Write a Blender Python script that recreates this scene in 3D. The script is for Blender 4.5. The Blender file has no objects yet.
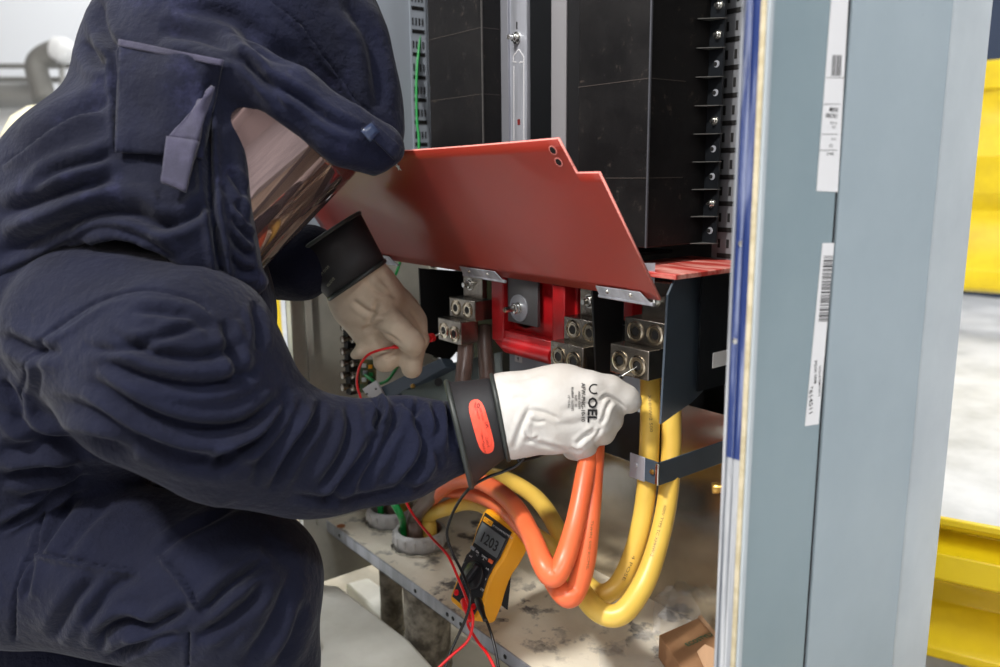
import bpy, bmesh, math, random
import numpy as np
from mathutils import Vector, Matrix
from mathutils.bvhtree import BVHTree
random.seed(4); rng = np.random.default_rng(4)
SC = bpy.context.scene; COL = SC.collection
# ------------------------------------------------------------------ camera
FPX = 810.0; ZC = .78
_p, _y, _r = math.radians(11.2), math.radians(38), math.radians(.63)
_vh = Vector((-math.cos(_y), math.sin(_y), 0)); _R0 = Vector((math.sin(_y), math.cos(_y), 0))
CF = Vector((_vh.x*math.cos(_p), _vh.y*math.cos(_p), -math.sin(_p)))
_U0 = _R0.cross(CF)
CR = _R0*math.cos(_r) - _U0*math.sin(_r); CU = _U0*math.cos(_r) + _R0*math.sin(_r)
CC = Vector((0, 0, ZC))
cd = bpy.data.cameras.new('camera'); cam = bpy.data.objects.new('camera', cd); COL.objects.link(cam)
cam.matrix_world = Matrix(((CR.x, CU.x, -CF.x, CC.x), (CR.y, CU.y, -CF.y, CC.y), (CR.z, CU.z, -CF.z, CC.z), (0, 0, 0, 1)))
cd.sensor_width = 36; cd.lens = FPX*36/1000; cd.clip_start = .05; cd.clip_end = 60
cd.dof.use_dof = True; cd.dof.focus_distance = 1.02; cd.dof.aperture_fstop = 4.0
SC.camera = cam
def ray(x, y): return CF + CR*((x-500)/FPX) - CU*((y-333.5)/FPX)
def P(x, y, d): return CC + ray(x, y)*d              # the point at a given distance
def on(ax, val, x, y):                                # the point on an axis-aligned plane
    v = ray(x, y); return CC + v*((val-CC[ax])/v[ax])
def onY(x, y, Y): return on(1, Y, x, y)
def onX(x, y, X): return on(0, X, x, y)
def onZ(x, y, Z): return on(2, Z, x, y)
# ------------------------------------------------------------------ materials
def lin(c): return tuple(((v/255)/12.92 if v/255 <= .04045 else ((v/255+.055)/1.055)**2.4) for v in c)+(1,)
MATS = {}
def mat(name, c, rough=.6, metal=0, c2=None, scale=20, mixf=(.4, .6), bump=0, bscale=200, stretch=(1,1,1), sheen=0, coat=0, emit=0, trans=0, spec=.5, alpha=1, c3=None, scale3=6, mix3=(.55,.7), rvar=0, coords='Object', ior=1.45, bdist=.002):
    m = bpy.data.materials.new(name); m.use_nodes = True; MATS[name] = m
    nt = m.node_tree; N = nt.nodes; L = nt.links; b = N['Principled BSDF']
    b.inputs['Roughness'].default_value = rough; b.inputs['Metallic'].default_value = metal
    b.inputs['Specular IOR Level'].default_value = spec
    b.inputs['Sheen Weight'].default_value = sheen; b.inputs['Sheen Roughness'].default_value = .5
    b.inputs['Coat Weight'].default_value = coat; b.inputs['Transmission Weight'].default_value = trans
    b.inputs['Alpha'].default_value = alpha; b.inputs['IOR'].default_value = ior
    b.inputs['Base Color'].default_value = lin(c)
    tc = N.new('ShaderNodeTexCoord'); mp = N.new('ShaderNodeMapping'); mp.inputs['Scale'].default_value = stretch
    L.new(tc.outputs[coords], mp.inputs['Vector'])
    def noise(s, det=5, ro=.6):
        n = N.new('ShaderNodeTexNoise'); n.inputs['Scale'].default_value = s; n.inputs['Detail'].default_value = det; n.inputs['Roughness'].default_value = ro
        L.new(mp.outputs['Vector'], n.inputs['Vector']); return n
    def ramp(n, a, bb):
        r = N.new('ShaderNodeMapRange'); r.inputs['From Min'].default_value = a; r.inputs['From Max'].default_value = bb
        L.new(n.outputs['Fac'], r.inputs['Value']); return r
    last = None
    if c2:
        n = noise(scale); r = ramp(n, *mixf); mx = N.new('ShaderNodeMix'); mx.data_type = 'RGBA'
        mx.inputs[6].default_value = lin(c); mx.inputs[7].default_value = lin(c2)
        L.new(r.outputs['Result'], mx.inputs[0]); last = mx.outputs[2]
        if rvar:
            rr = N.new('ShaderNodeMapRange'); rr.inputs['To Min'].default_value = rough; rr.inputs['To Max'].default_value = rough+rvar
            L.new(r.outputs['Result'], rr.inputs['Value']); L.new(rr.outputs['Result'], b.inputs['Roughness'])
    if c3:
        n = noise(scale3, 8, .7); r = ramp(n, *mix3); mx = N.new('ShaderNodeMix'); mx.data_type = 'RGBA'
        if last: L.new(last, mx.inputs[6])
        else: mx.inputs[6].default_value = lin(c)
        mx.inputs[7].default_value = lin(c3); L.new(r.outputs['Result'], mx.inputs[0]); last = mx.outputs[2]
    if last: L.new(last, b.inputs['Base Color'])
    if bump:
        n = noise(bscale, 4); bp = N.new('ShaderNodeBump'); bp.inputs['Strength'].default_value = bump; bp.inputs['Distance'].default_value = bdist
        L.new(n.outputs['Fac'], bp.inputs['Height']); L.new(bp.outputs['Normal'], b.inputs['Normal'])
    if emit:
        b.inputs['Emission Color'].default_value = lin(c); b.inputs['Emission Strength'].default_value = emit
    return m
# ------------------------------------------------------------------ geometry helpers
def V(*a): return Vector(a)
class MB:
    def __init__(s): s.v = []; s.f = []; s.uv = None
    def add(s, v, f):
        o = len(s.v); s.v += [Vector(q) for q in v]; s.f += [tuple(i+o for i in q) for q in f]; return s
    def box(s, a, b):
        x0, y0, z0 = (min(a[i], b[i]) for i in range(3)); x1, y1, z1 = (max(a[i], b[i]) for i in range(3))
        return s.add([(x0,y0,z0),(x1,y0,z0),(x1,y1,z0),(x0,y1,z0),(x0,y0,z1),(x1,y0,z1),(x1,y1,z1),(x0,y1,z1)],
              [(0,3,2,1),(4,5,6,7),(0,1,5,4),(1,2,6,5),(2,3,7,6),(3,0,4,7)])
    def obox(s, c, ax, ay, az, h):      # centre, three unit axes, half sizes
        c = Vector(c); A = [Vector(ax)*h[0], Vector(ay)*h[1], Vector(az)*h[2]]
        v = [c+A[0]*i+A[1]*j+A[2]*k for k in (-1,1) for i, j in ((-1,-1),(1,-1),(1,1),(-1,1))]
        return s.add(v, [(0,3,2,1),(4,5,6,7),(0,1,5,4),(1,2,6,5),(2,3,7,6),(3,0,4,7)])
    def prism(s, pts, off):             # polygon pts extruded by vector off
        n = len(pts); pts = [Vector(q) for q in pts]; off = Vector(off)
        return s.add(pts+[q+off for q in pts], [tuple(range(n))[::-1], tuple(range(n, 2*n))]+[(i, (i+1) % n, (i+1) % n+n, i+n) for i in range(n)])
    def tube(s, pts, r, seg=12, caps=True, sub=1, flat=None):
        pts = [Vector(q) for q in pts]
        rr = list(r) if hasattr(r, '__len__') else [r]*len(pts)
        if sub > 1: pts, rr = spline(pts, rr, sub)
        n = len(pts); o = len(s.v); up = None
        for i in range(n):
            t = (pts[min(i+1, n-1)]-pts[max(i-1, 0)]).normalized()
            if up is None:
                up = Vector((0,0,1)) if abs(t.z) < .9 else Vector((1,0,0))
            u = (up-t*up.dot(t)).normalized(); w = t.cross(u); up = u
            for k in range(seg):
                a = 2*math.pi*k/seg; s.v.append(pts[i]+u*math.cos(a)*rr[i]+w*math.sin(a)*rr[i])
        for i in range(n-1):
            for k in range(seg):
                a = o+i*seg+k; b = o+i*seg+(k+1) % seg; s.f.append((a, b, b+seg, a+seg))
        if caps: s.f.append(tuple(o+k for k in range(seg))[::-1]); s.f.append(tuple(o+(n-1)*seg+k for k in range(seg)))
        return s
    def lathe(s, c, axis, prof, seg=24, closed=False):   # prof: (radius, height along axis)
        c = Vector(c); t = Vector(axis).normalized(); u = t.orthogonal().normalized(); w = t.cross(u); o = len(s.v); n = len(prof)
        for r, h in prof:
            for k in range(seg):
                a = 2*math.pi*k/seg; s.v.append(c+t*h+(u*math.cos(a)+w*math.sin(a))*max(r, 1e-5))
        for i in range(n if closed else n-1):
            j = (i+1) % n
            for k in range(seg): s.f.append((o+i*seg+k, o+i*seg+(k+1) % seg, o+j*seg+(k+1) % seg, o+j*seg+k))
        if not closed:
            s.f.append(tuple(o+k for k in range(seg))[::-1]); s.f.append(tuple(o+(n-1)*seg+k for k in range(seg)))
        return s
    def hexa(s, c, axis, r, h): return s.lathe(c, axis, [(r*.9, 0), (r, h*.1), (r, h*.85), (r*.85, h)], 6)
    def build(s, name, m, parent=None, smooth=False, bevel=0, solid=0, sub=0, seg=2):
        root = parent
        while root is not None and root.parent is not None: root = root.parent
        off = root.location if root is not None else Vector((0,0,0))
        me = bpy.data.meshes.new(name); 
        if root is None and s.v:
            lo = Vector([min(v[i] for v in s.v) for i in range(3)]); hi = Vector([max(v[i] for v in s.v) for i in range(3)])
            off = Vector(((lo.x+hi.x)/2, (lo.y+hi.y)/2, lo.z))
        me.from_pydata([tuple(v-off) for v in s.v], [], s.f); me.validate()
        bm = bmesh.new(); bm.from_mesh(me); bmesh.ops.recalc_face_normals(bm, faces=bm.faces); bm.to_mesh(me); bm.free()
        me.materials.append(m)
        if smooth or bevel:
            for q in me.polygons: q.use_smooth = True
        if smooth:
            me.set_sharp_from_angle(angle=math.radians(50)) if smooth != 'all' else None
        o = bpy.data.objects.new(name, me); COL.objects.link(o)
        if root is None: o.location = off
        else: o.parent = parent
        if solid:
            md = o.modifiers.new('solid', 'SOLIDIFY'); md.thickness = solid; md.offset = 0
        if bevel:
            md = o.modifiers.new('bevel', 'BEVEL'); md.width = bevel; md.segments = seg; md.limit_method = 'ANGLE'; md.harden_normals = False
            if not smooth: me.set_sharp_from_angle(angle=math.radians(60))
        if sub:
            md = o.modifiers.new('sub', 'SUBSURF'); md.levels = md.render_levels = sub
        return o
def spline(pts, rr, sub):
    out = []; ro = []; n = len(pts)
    for i in range(n-1):
        p0, p1, p2, p3 = pts[max(i-1,0)], pts[i], pts[i+1], pts[min(i+2, n-1)]
        for k in range(sub):
            t = k/sub; t2 = t*t; t3 = t2*t
            out.append(.5*((2*p1)+(p2-p0)*t+(2*p0-5*p1+4*p2-p3)*t2+(3*p1-p0-3*p2+p3)*t3)); ro.append(rr[i]*(1-t)+rr[i+1]*t)
    out.append(pts[-1]); ro.append(rr[-1]); return out, ro
def tag(o, label, cat, group=None, kind=None):
    if label: o['label'] = label
    if cat: o['category'] = cat
    if group: o['group'] = group
    if kind: o['kind'] = kind
    return o
def thing(name, loc, label, cat, group=None, kind=None):
    o = bpy.data.objects.new(name, None); COL.objects.link(o); o.location = Vector(loc); o.empty_display_size = .05
    return tag(o, label, cat, group, kind)
def copy_tree(o, parent=None):
    c = o.copy(); COL.objects.link(c); c.parent = parent
    for ch in list(o.children): copy_tree(ch, c)
    return c
def text_mesh(txt, size, bold=0, align='LEFT', spacing=1):
    cu = bpy.data.curves.new('t', 'FONT'); cu.body = txt; cu.size = size; cu.offset = bold; cu.align_x = align; cu.space_character = spacing; cu.resolution_u = 2
    o = bpy.data.objects.new('t', cu); COL.objects.link(o)
    dg = bpy.context.evaluated_depsgraph_get(); me = o.evaluated_get(dg).to_mesh()
    v = [tuple(q.co) for q in me.vertices]; f = [tuple(q.vertices) for q in me.polygons]
    bpy.data.objects.remove(o); bpy.data.curves.remove(cu); return v, f
def text_on(mb, txt, size, origin, ux, uy, off, bold=0, align='LEFT', spacing=1, thick=.0003):   # flat lettering on a plane
    v, f = text_mesh(txt, size, bold, align, spacing); o = Vector(origin); ux = Vector(ux).normalized(); uy = Vector(uy).normalized(); n = Vector(off)
    mb.add([o+ux*a+uy*b+n for a, b, _ in v], f)
# ------------------------------------------------------------------ materials used
M = {}
M['galvm'] = mat('reflective_galvanised', (196,188,174), .13, .96, (170,163,150), 7, (.35,.65), bump=.05, bscale=10, rvar=.10, bdist=.004)
M['galv'] = mat('galvanised_steel', (190,188,178), .30, .4, (165,163,154), 9, (.35,.65), bump=.12, bscale=14, rvar=.14, stretch=(1,1,1), bdist=.004)
M['galv_dirty'] = mat('dusty_galvanised_plate', (228,218,198), .34, .12, (96,92,90), 22, (.53,.60), bump=.25, bscale=22, rvar=.2, c3=(240,232,214), scale3=5, mix3=(.42,.58), bdist=.003)
M['steel'] = mat('brushed_steel', (190,193,202), .34, .6, (160,163,170), 40, bump=.1, bscale=90, stretch=(1,1,.1))
M['zinc'] = mat('bright_zinc', (205,205,200), .22, 1)
M['grey2'] = mat('rear_panel_paint', (138,151,158), .45, .0, (130,144,151), 5, (.4,.7), c3=(88,98,104), scale3=26, mix3=(.72,.78), bump=.03, bscale=300)
M['grey'] = mat('grey_blue_paint', (116,133,139), .45, .0, (108,126,133), 5, (.4,.7), coat=.12, c3=(92,104,110), scale3=26, mix3=(.70,.76), bump=.03, bscale=300)
M['grey_light'] = mat('light_grey_paint', (160,168,172), .42, .0, (150,158,163), 5, coat=.15)
M['grey_pale'] = mat('pale_sheet_paint', (150,158,168), .45, .1)
M['bluefilm'] = mat('blue_film_on_steel', (40,58,112), .35, .4, (128,138,170), 60, (.50,.60), bump=.1, bscale=60, stretch=(3,3,.10), c3=(150,156,168), scale3=26, mix3=(.56,.62))
M['poststeel'] = mat('worn_post_steel', (150,154,160), .4, .5, (196,198,200), 60, (.45,.6), stretch=(3,3,.08), c3=(60,62,68), scale3=70, mix3=(.60,.68))
M['gasket'] = mat('cream_gasket', (186,176,150), .8, 0, (166,155,126), 60)
M['black'] = mat('black_wrap', (13,12,13), .45, 0, (21,19,19), 12, (.4,.7), bump=.3, bscale=35, spec=.28, c3=(88,78,70), scale3=48, mix3=(.60,.80), rvar=.2)
M['blackside'] = mat('black_sheet', (15,17,20), .32, 0, (22,25,29), 12, bump=.2, bscale=30, c3=(70,72,74), scale3=30, mix3=(.68,.8))
M['barrier'] = mat('slate_barrier', (54,64,74), .33, 0, (66,77,88), 7, (.4,.7), c3=(90,98,108), scale3=30, mix3=(.68,.8))
M['darkbar'] = mat('dark_barrier', (14,14,16), .45)
M['flap'] = mat('red_insulating_sheet', (138,42,32), .36, 0, (126,42,30), 4, (.4,.7), coat=.1, bump=.02, bscale=120)
M['shelfred'] = mat('dust_sheen_red_sheet', (176,58,50), .45, 0, (214,150,138), 40, (.45,.62), stretch=(.25,1.6,1), coat=.1)  # pale streaks: dust plus a reflection painted into the colour
M['flapedge'] = mat('pink_cut_edge', (225,140,130), .6)
M['redmould'] = mat('red_moulded_case', (172,20,26), .38, 0, (140,14,20), 10, coat=.2)
M['lug'] = mat('tinned_aluminium', (150,144,134), .27, .95, (122,116,108), 30, bump=.12, bscale=160)
M['lugscrew'] = mat('lug_screw', (205,195,175), .2, 1)
M['hole'] = mat('dark_recess', (14,13,13), .6)
M['yel'] = mat('yellow_cable', (222,186,84), .36, 0, (210,170,72), 9, (.4,.7), bump=.05, bscale=60, c3=(212,184,122), scale3=30, mix3=(.66,.8))
M['ora'] = mat('orange_cable', (220,104,62), .36, 0, (208,92,52), 9, (.4,.7), bump=.05, bscale=60, c3=(224,140,112), scale3=30, mix3=(.66,.8))
M['bro'] = mat('brown_cable', (112,92,84), .35, 0, (92,76,68), 12, coat=.2)
M['grn'] = mat('green_wire', (20,130,60), .35, 0)
M['print'] = mat('dark_print', (112,88,48), .6)
M['ink'] = mat('black_ink', (22,22,24), .6)
M['label'] = mat('white_label', (206,206,207), .5)
M['conduit'] = mat('cast_bushing', (192,190,188), .5, .05, (168,166,164), 40, bump=.3, bscale=120)
M['brass'] = mat('brass', (190,150,80), .3, .9)
M['mygold'] = mat('meter_yellow', (226,156,20), .5, 0, bump=.05, bscale=400)
M['mface'] = mat('meter_face', (26,26,30), .4)
M['screen'] = mat('meter_screen', (96,100,102), .3, coat=.15)
M['redw'] = mat('red_lead', (205,25,30), .3)
M['blackw'] = mat('black_lead', (18,18,20), .35)
M['card'] = mat('cardboard', (168,128,92), .8, 0, (150,112,80), 12, bump=.1, bscale=100)
M['cardin'] = mat('cardboard_light', (186,150,118), .8)
M['greenink'] = mat('green_ink', (30,100,74), .6)
M['poly'] = mat('clear_polythene', (235,235,235), .22, 0, trans=.0, alpha=.13, spec=1.0)
M['conc'] = mat('concrete', (176,168,152), .8, 0, (150,140,120), 7, (.4,.65), bump=.3, bscale=60, c3=(120,104,84), scale3=9, mix3=(.58,.72))
M['concw'] = mat('pale_concrete', (228,225,214), .7, 0, (206,202,190), 6, (.4,.65), bump=.2, bscale=60, c3=(150,140,125), scale3=22, mix3=(.68,.78))
M['concg'] = mat('rough_grey_concrete', (165,158,144), .9, 0, (96,90,80), 30, (.4,.6), bump=.6, bscale=90)
M['floor'] = mat('hall_floor', (205,206,208), .35, 0, (170,172,174), 4, (.4,.65), c3=(150,152,156), scale3=14, mix3=(.62,.75))
M['wall'] = mat('hall_wall', (214,216,218), .7)
M['wallside'] = mat('hall_side', (214,206,204), .8)
M['roof'] = mat('hall_roof', (120,122,126), .9)
M['yguard'] = mat('yellow_guard_paint', (232,202,20), .4, 0, (220,188,14), 8, coat=.2)
M['pipe'] = mat('pale_pipe', (150,149,144), .4, .4)
M['pipewhite'] = mat('white_pipe', (235,235,232), .5)
M['copper'] = mat('copper_strand', (190,120,70), .4, .6)
M['pcb'] = mat('circuit_board', (60,90,66), .5, 0, (130,110,60), 60)
# ------------------------------------------------------------------ the hall
def struct(mb, name, m, **k):
    o = mb.build(name, m, **k); o['kind'] = 'structure'; return o
XL, XR, YF, YB = -1.335, -.394, .567, .97
Z0 = .14
# floor with a recessed trench below the cabinet
TR = -.10
f = MB()
f.box((-9, -4, -.2), (-2.6, 6, 0)); f.box((.2, -4, -.2), (5, 6, 0)); f.box((-2.6, -4, -.2), (.2, .50, 0)); f.box((-2.6, 1.3, -.2), (.2, 6, 0))
struct(f, 'floor', M['floor'])
struct(MB().box((-2.6, .50, -.2), (.2, 1.3, TR)), 'floor', M['conc'])
struct(MB().box((-9.1, -4, -.2), (-9, 6, 5)), 'wall_left', M['wall'])
struct(MB().box((-9.1, 6, -.2), (5.1, 6.1, 5)), 'wall_back', M['wall'])
struct(MB().box((5, -4, -.2), (5.1, 6, 5)), 'wall_right', M['wallside'])
struct(MB().box((-9.1, -4.1, -.2), (5.1, -4, 5)), 'wall_front', M['wallside'])
struct(MB().box((-9.1, -4.1, 5), (5.1, 6.1, 5.1)), 'ceiling', M['roof'])
# ------------------------------------------------------------------ cabinet
cab = thing('electrical_cabinet', ((XL+XR)/2, (YF+YB)/2, 0), 'tall open grey steel electrical cabinet with blue film along its front post', 'cabinet')
ZT = 1.75; T = .003
# base plate with folded front lip
b = MB(); b.box((XL, .6226, Z0-.004), (XR, .875, Z0)); bp_ = b.build('base_plate', M['galv_dirty'], cab)
b = MB(); b.box((XL, .62, Z0-.022), (XR, .6225, Z0)); b.box((XL, .62, Z0-.022), (XR, .64, Z0-.0195)); b.build('front_lip', M['steel'], cab, bevel=.0006)
for X in (-1.28, -1.02, -.93, -.915, -.895, -.79): h = MB(); h.lathe((X, .6195, Z0-.011), (0,1,0), [(.0035,0),(.0035,.001)], 12); h.build('lip_hole', M['hole'], bp_)
h = MB(); q = onZ(341, 526, Z0); h.lathe((q.x, q.y, Z0), (0,0,1), [(.008,0),(.008,.0006)], 16); h.build('drill_hole', M['copper'], cab)
# back panels
b = MB(); b.box((XL, .875, Z0), (-.43, .878, .356)); b.box((-.745, .875, .356), (-.43, .878, .46)); b.box((XL, .862, .352), (-.745, .875, .356)); b.build('back_panel', M['galvm'], cab)
b = MB(); b.box((-.95, .858, .356), (-.745, .861, .56)); b.build('lower_mounting_plate', M['blackside'], cab)
b = MB(); b.box((XL, .93, .05), (XR-.03, .933, ZT)); b.build('rear_panel', M['darkbar'], cab)
b = MB(); b.box((XL, YF, Z0-.12), (XL+T, .875, .64)); b.box((XL, YF, Z0-.12), (XL+.02, YF+T, ZT)); b.box((XL+T, .60, Z0), (XL+.01, .612, .64)); b.build('left_panel', M['galv'], cab)
b = MB(); b.box((XL, YF+T, .64), (XL+T, .93, ZT)); b.build('upper_left_panel', M['grey_pale'], cab)
# right side wall
b = MB(); b.box((-.430, .60, Z0), (-.427, .93, ZT)); b.build('right_liner', M['galv'], cab)
b = MB(); b.box((XR-.002, YF, -.1), (XR, .692, ZT)); b.box((XR-.02, .690, -.1), (XR, .692, ZT)); b.build('side_panel', M['grey'], cab, bevel=.0008)
b = MB(); b.box((XR-.004, .6965, -.1), (XR+.001, .885, ZT)); b.build('rear_side_panel', M['grey2'], cab, bevel=.001)
cp = [V(XR+.001, .885, -.1)]
for i in range(9):
    a = i/8; cp.append(V(XR+.001-.004*a*a-.006*a, .885+.02*a+.066*a, -.1))
b = MB(); prof = [V(XR+.001, .885, -.1), V(XR+.004, .893, -.1), V(XR+.006, .905, -.1), V(XR+.004, .97, -.1), V(XR-.03, .972, -.1), V(XR-.03, .885, -.1)]
b.prism(prof, (0,0,ZT+.1)); b.build('corner_post', M['grey_light'], cab, bevel=.003, seg=3)
b = MB(); b.box((XR-.03, .692, -.1), (XR-.0015, .6965, ZT)); b.build('panel_gap_shade', M['hole'], cab)  # flush black strip stands in for the shade inside the gap
# front post face: leans a touch outwards at the foot
def pbox(mb, x0, x1, y0, y1, z0=-.1, z1=ZT):
    d0, d1 = .0121-.0028*z0, .0121-.0028*z1
    mb.prism([V(x0+d0, y0, z0), V(x1+d0, y0, z0), V(x1+d0, y1, z0), V(x0+d0, y1, z0)], V(d1-d0, 0, z1-z0)); return mb
zfilm = onY(728, 455, YF).z
b = MB(); pbox(b, -.4155, -.4015, YF-.0034, YF); pbox(b, -.4180, -.4155, YF-.006, YF+.03); pbox(b, -.4095, -.4085, YF-.0046, YF-.0034); b.build('front_post', M['poststeel'], cab, bevel=.0006)
b = MB(); pbox(b, -.4155, -.4015, YF-.0040, YF-.0034, zfilm); pbox(b, -.4085, -.4075, YF-.0052, YF-.0040, zfilm); b.build('blue_film', M['bluefilm'], cab)
b = MB(); pbox(b, -.4015, -.3965, YF-.005, YF); b.build('gasket', M['gasket'], cab, bevel=.001)
b = MB(); pbox(b, -.3965, -.3935, YF-.004, YF+.002); b.build('post_return', M['grey_light'], cab, bevel=.001)
for (x, y) in ((741, 244), (735, 341)):
    b = MB(); q = onY(x, y, YF-.0042); b.lathe(q, (0,-1,0), [(.0026,0),(.0026,.0006),(.0015,.0008)], 12); b.build('rivet', M['zinc'], cab)
# wires: stickers on the side panel
def sticker(name, corners, label):
    s = MB(); s.prism([onX(x, y, XR) for x, y in corners], (.0007, 0, 0)); return s.build(name, M['label'], cab)
s1 = sticker('label_sticker', [(831, -5), (848, -5), (837, 192), (816, 191)], '')
s2 = sticker('label_sticker', [(822, 243), (833.5, 243), (818, 424), (804.5, 426)], '')
def side_text(parent, txt, x, y, hpx, down=True, bold=.0, name='lettering'):   # letters running down the sticker
    a = onX(x, y, XR+.0009); ppm = (onX(x, y+10, XR)-onX(x, y, XR)).length/10
    ux = V(0, .09, -1).normalized() if down else V(0, -1, 0); uy = V(0, 1, .09).normalized() if down else V(0,0,-1)
    t = MB(); text_on(t, txt, hpx*ppm*1.35, a, ux, uy, (0,0,0), bold=bold); return t.build(name, M['ink'], parent)
side_text(s2, 'PDX 008', 814.5, 361, 4.6, bold=.0001)
side_text(s2, '*614511', 809.5, 387, 6.2, bold=.00015)
side_text(s2, 'W01475MT07H', 819, 366, 3.4, bold=.0001)
bc = MB(); y = 256
while y < 322:
    w = random.choice((.7, .7, 1.2, 1.8)); x = 829.4 - (y-256)*.081
    bc.prism([onX(x-5.5, y, XR+.0008), onX(x+3.5, y-.2, XR+.0008), onX(x+3.5, y+w-.2, XR+.0008), onX(x-5.5, y+w, XR+.0008)], (.0001,0,0)); y += w+random.choice((.7, 1.0, 1.6))
bc.build('barcode', M['ink'], s2)
bc = MB()
for i, x in enumerate((832.5, 834, 835.2, 837, 838.2, 839.6, 841)):
    bc.prism([onX(x, 55, XR+.0008), onX(x+.7, 55, XR+.0008), onX(x-.4, 76, XR+.0008), onX(x-1.1, 76, XR+.0008)], (.0001,0,0))
for (x0, x1, y) in ((826, 844, 77.5), (823, 840, 104), (821, 838, 134), (819, 837, 150)): bc.prism([onX(x0, y, XR+.0008), onX(x1, y, XR+.0008), onX(x1, y+.5, XR+.0008), onX(x0, y+.5, XR+.0008)], (.0001,0,0))
bc.build('barcode', M['ink'], s1)
def across(parent, txt, x, y, hpx, bold=0):      # upside-down lines across the narrow sticker, as in the photo
    t = MB(); a = onX(x, y, XR+.0009); ppm = (onX(x, y+10, XR)-onX(x, y, XR)).length/10
    text_on(t, txt, hpx*ppm*1.35, a, (0,-1,0), (0,0,-1), (0,0,0), bold=bold); t.build('lettering', M['ink'], parent)
across(s1, '3R30M', 838.5, 108, 4.4, .0001); across(s1, '17615R0', 838, 114, 4.6, .0001); across(s1, 'W 01 RS', 837, 122, 2.6); across(s1, '27 ES', 836, 126, 2.6)
across(s1, 'W 1R', 836, 138, 2.6); across(s1, '7L9', 833, 144, 3.4); across(s1, '2061 M', 834, 152.5, 3.2)
# perforated rails
def rail(x0, x1, Y, z0, z1, pitch, name='perforated_rail', m=None, slots=True):
    r = MB(); r.box((x0, Y, z0), (x1, Y+.002, z1)); o = r.build(name, m or M['grey_pale'], cab)
    hh = MB(); z = z0+.01; w = x1-x0
    while z < z1-.02:
        hh.box((x0+w*.15, Y-.0006, z), (x0+w*.85, Y, z+.006))
        for k in range(4 if w > .035 else 3):
            xx = x0+w*(.16+.22*k); hh.box((xx, Y-.0006, z+.013), (xx+w*.06, Y, z+.024))
        z += pitch
    hh.build('rail_slot', M['hole'], o); return o
def wall_rail(y0, y1, X, z0, z1, pitch):
    r = MB(); r.box((X, y0, z0), (X+.0015, y1, z1)); o = r.build('perforated_rail', M['grey_pale'], cab)
    z = z0+.01; w = y1-y0; hh = MB()
    while z < z1-.02:
        hh.box((X+.0015, y0+w*.1, z), (X+.002, y1-w*.1, z+.007))
        for k in range(4): hh.box((X+.0015, y0+w*(.12+.21*k), z+.014), (X+.002, y0+w*(.12+.21*k+.09), z+.027))
        z += pitch
    hh.build('rail_slot', M['hole'], o)
wall_rail(.838, .872, XL+.004, .70, ZT, .0405)
rail(-.66, -.60, .866, .66, ZT, .033, m=mat('rail_grey', (120,122,126), .45, .4))
rail(-1.333+.001, -1.31, .868, .2, .64, .03, m=M['galv'])
# red shelf below the housings
b = MB(); b.box((-.70, .70, .662), (-.60+.02, .875, .668)); b.build('red_shelf', M['shelfred'], cab, bevel=.001)
# slate side sheet inside
b = MB(); b.box((-.597, .765, onX(712, 388, -.594).z), (-.594, .874, .662)); b.build('inner_side_sheet', M['blackside'], cab)
s = MB(); q1 = onX(713, 353, -.5935); s.box((-.5938, q1.y, q1.z-.019), (-.5932, q1.y+.035, q1.z)); s3 = s.build('label_sticker', M['label'], cab)
# struts that carry the cabinet
for (x, y) in ((400, 590), (435, 620), (381, 575)):
    pass
k1, k2 = onY(391, 585, .70), onY(427, 600, .675)
tag(MB().lathe((k1.x, .70, TR), (0,0,1), [(.022,0),(.023,.03),(.021,.09),(.022, Z0-TR-.022)], 24).build('concrete_stub', M['concg'], smooth=True), 'slimmer rough round concrete stub below the cabinet base, nearer the worker', 'concrete stub', 'concrete stubs under the cabinet')
tag(MB().lathe((k2.x, .675, TR), (0,0,1), [(.040,0),(.041,.05),(.039,.1),(.040, Z0-TR-.022)], 32).build('concrete_stub', M['concg'], smooth=True), 'thicker rough round concrete stub below the cabinet base beside the hanging test leads', 'concrete stub', 'concrete stubs under the cabinet')
q = onY(366, 563, .68)
tag(MB().lathe((q.x, .68, Z0-.065), (0,0,1), [(.014,0),(.016,.004),(.016,.03),(.011,.034),(.011,.043)], 20).build('levelling_foot', M['blackw'], smooth=True), 'short black rubber foot under the cabinet base plate edge', 'foot')
# pale slabs on the floor in front
def slab(pts, z0, z1, label):
    s = MB(); s.prism([onZ(x, y, z1)+V(0,0,z0-z1) for x, y in pts], (0,0,z1-z0)); tag(s.build('concrete_slab', M['concw'], bevel=.006), label, 'concrete slab', 'pale slabs on the ground')
slab([(250, 578), (338, 585), (410, 640), (455, 690), (250, 690)], -.005, .02, 'wide pale concrete slab on the ground beside the worker\'s knee')
slab([(345, 583), (368, 577), (425, 618), (520, 700), (480, 700), (425, 655)], TR, TR+.03, 'narrow pale concrete strip on the ground below the cabinet edge')
slab([(432, 655), (460, 632), (560, 690), (470, 700)], TR+.03, TR+.05, 'small pale patch of concrete at the bottom beside the test leads')
# small assembly on the ground left of foot
c = onZ(345, 556, -.03)
br = thing('mounting_bracket', (-1.30, .70, -.03), 'pale metal plate with a small brown clamp on the ground behind the knee', 'bracket')
b = MB(); b.prism([onZ(316, 550, 0), onZ(338, 536, 0), onZ(366, 556, 0), onZ(340, 570, 0)], (0,0,-.006)); b.build('plate', M['galv'], br)
b = MB(); b.prism([onZ(326, 553, .001), onZ(342, 549, .001), onZ(346, 553, .001), onZ(330, 558, .001)], (0,0,.018)); b.build('clamp', M['brass'], br)
b = MB(); b.tube([onZ(331, 548, .001), onZ(331, 548, .001)+V(0,0,.03)], .005, 10); b.build('knob', M['ink'], br)
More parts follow.
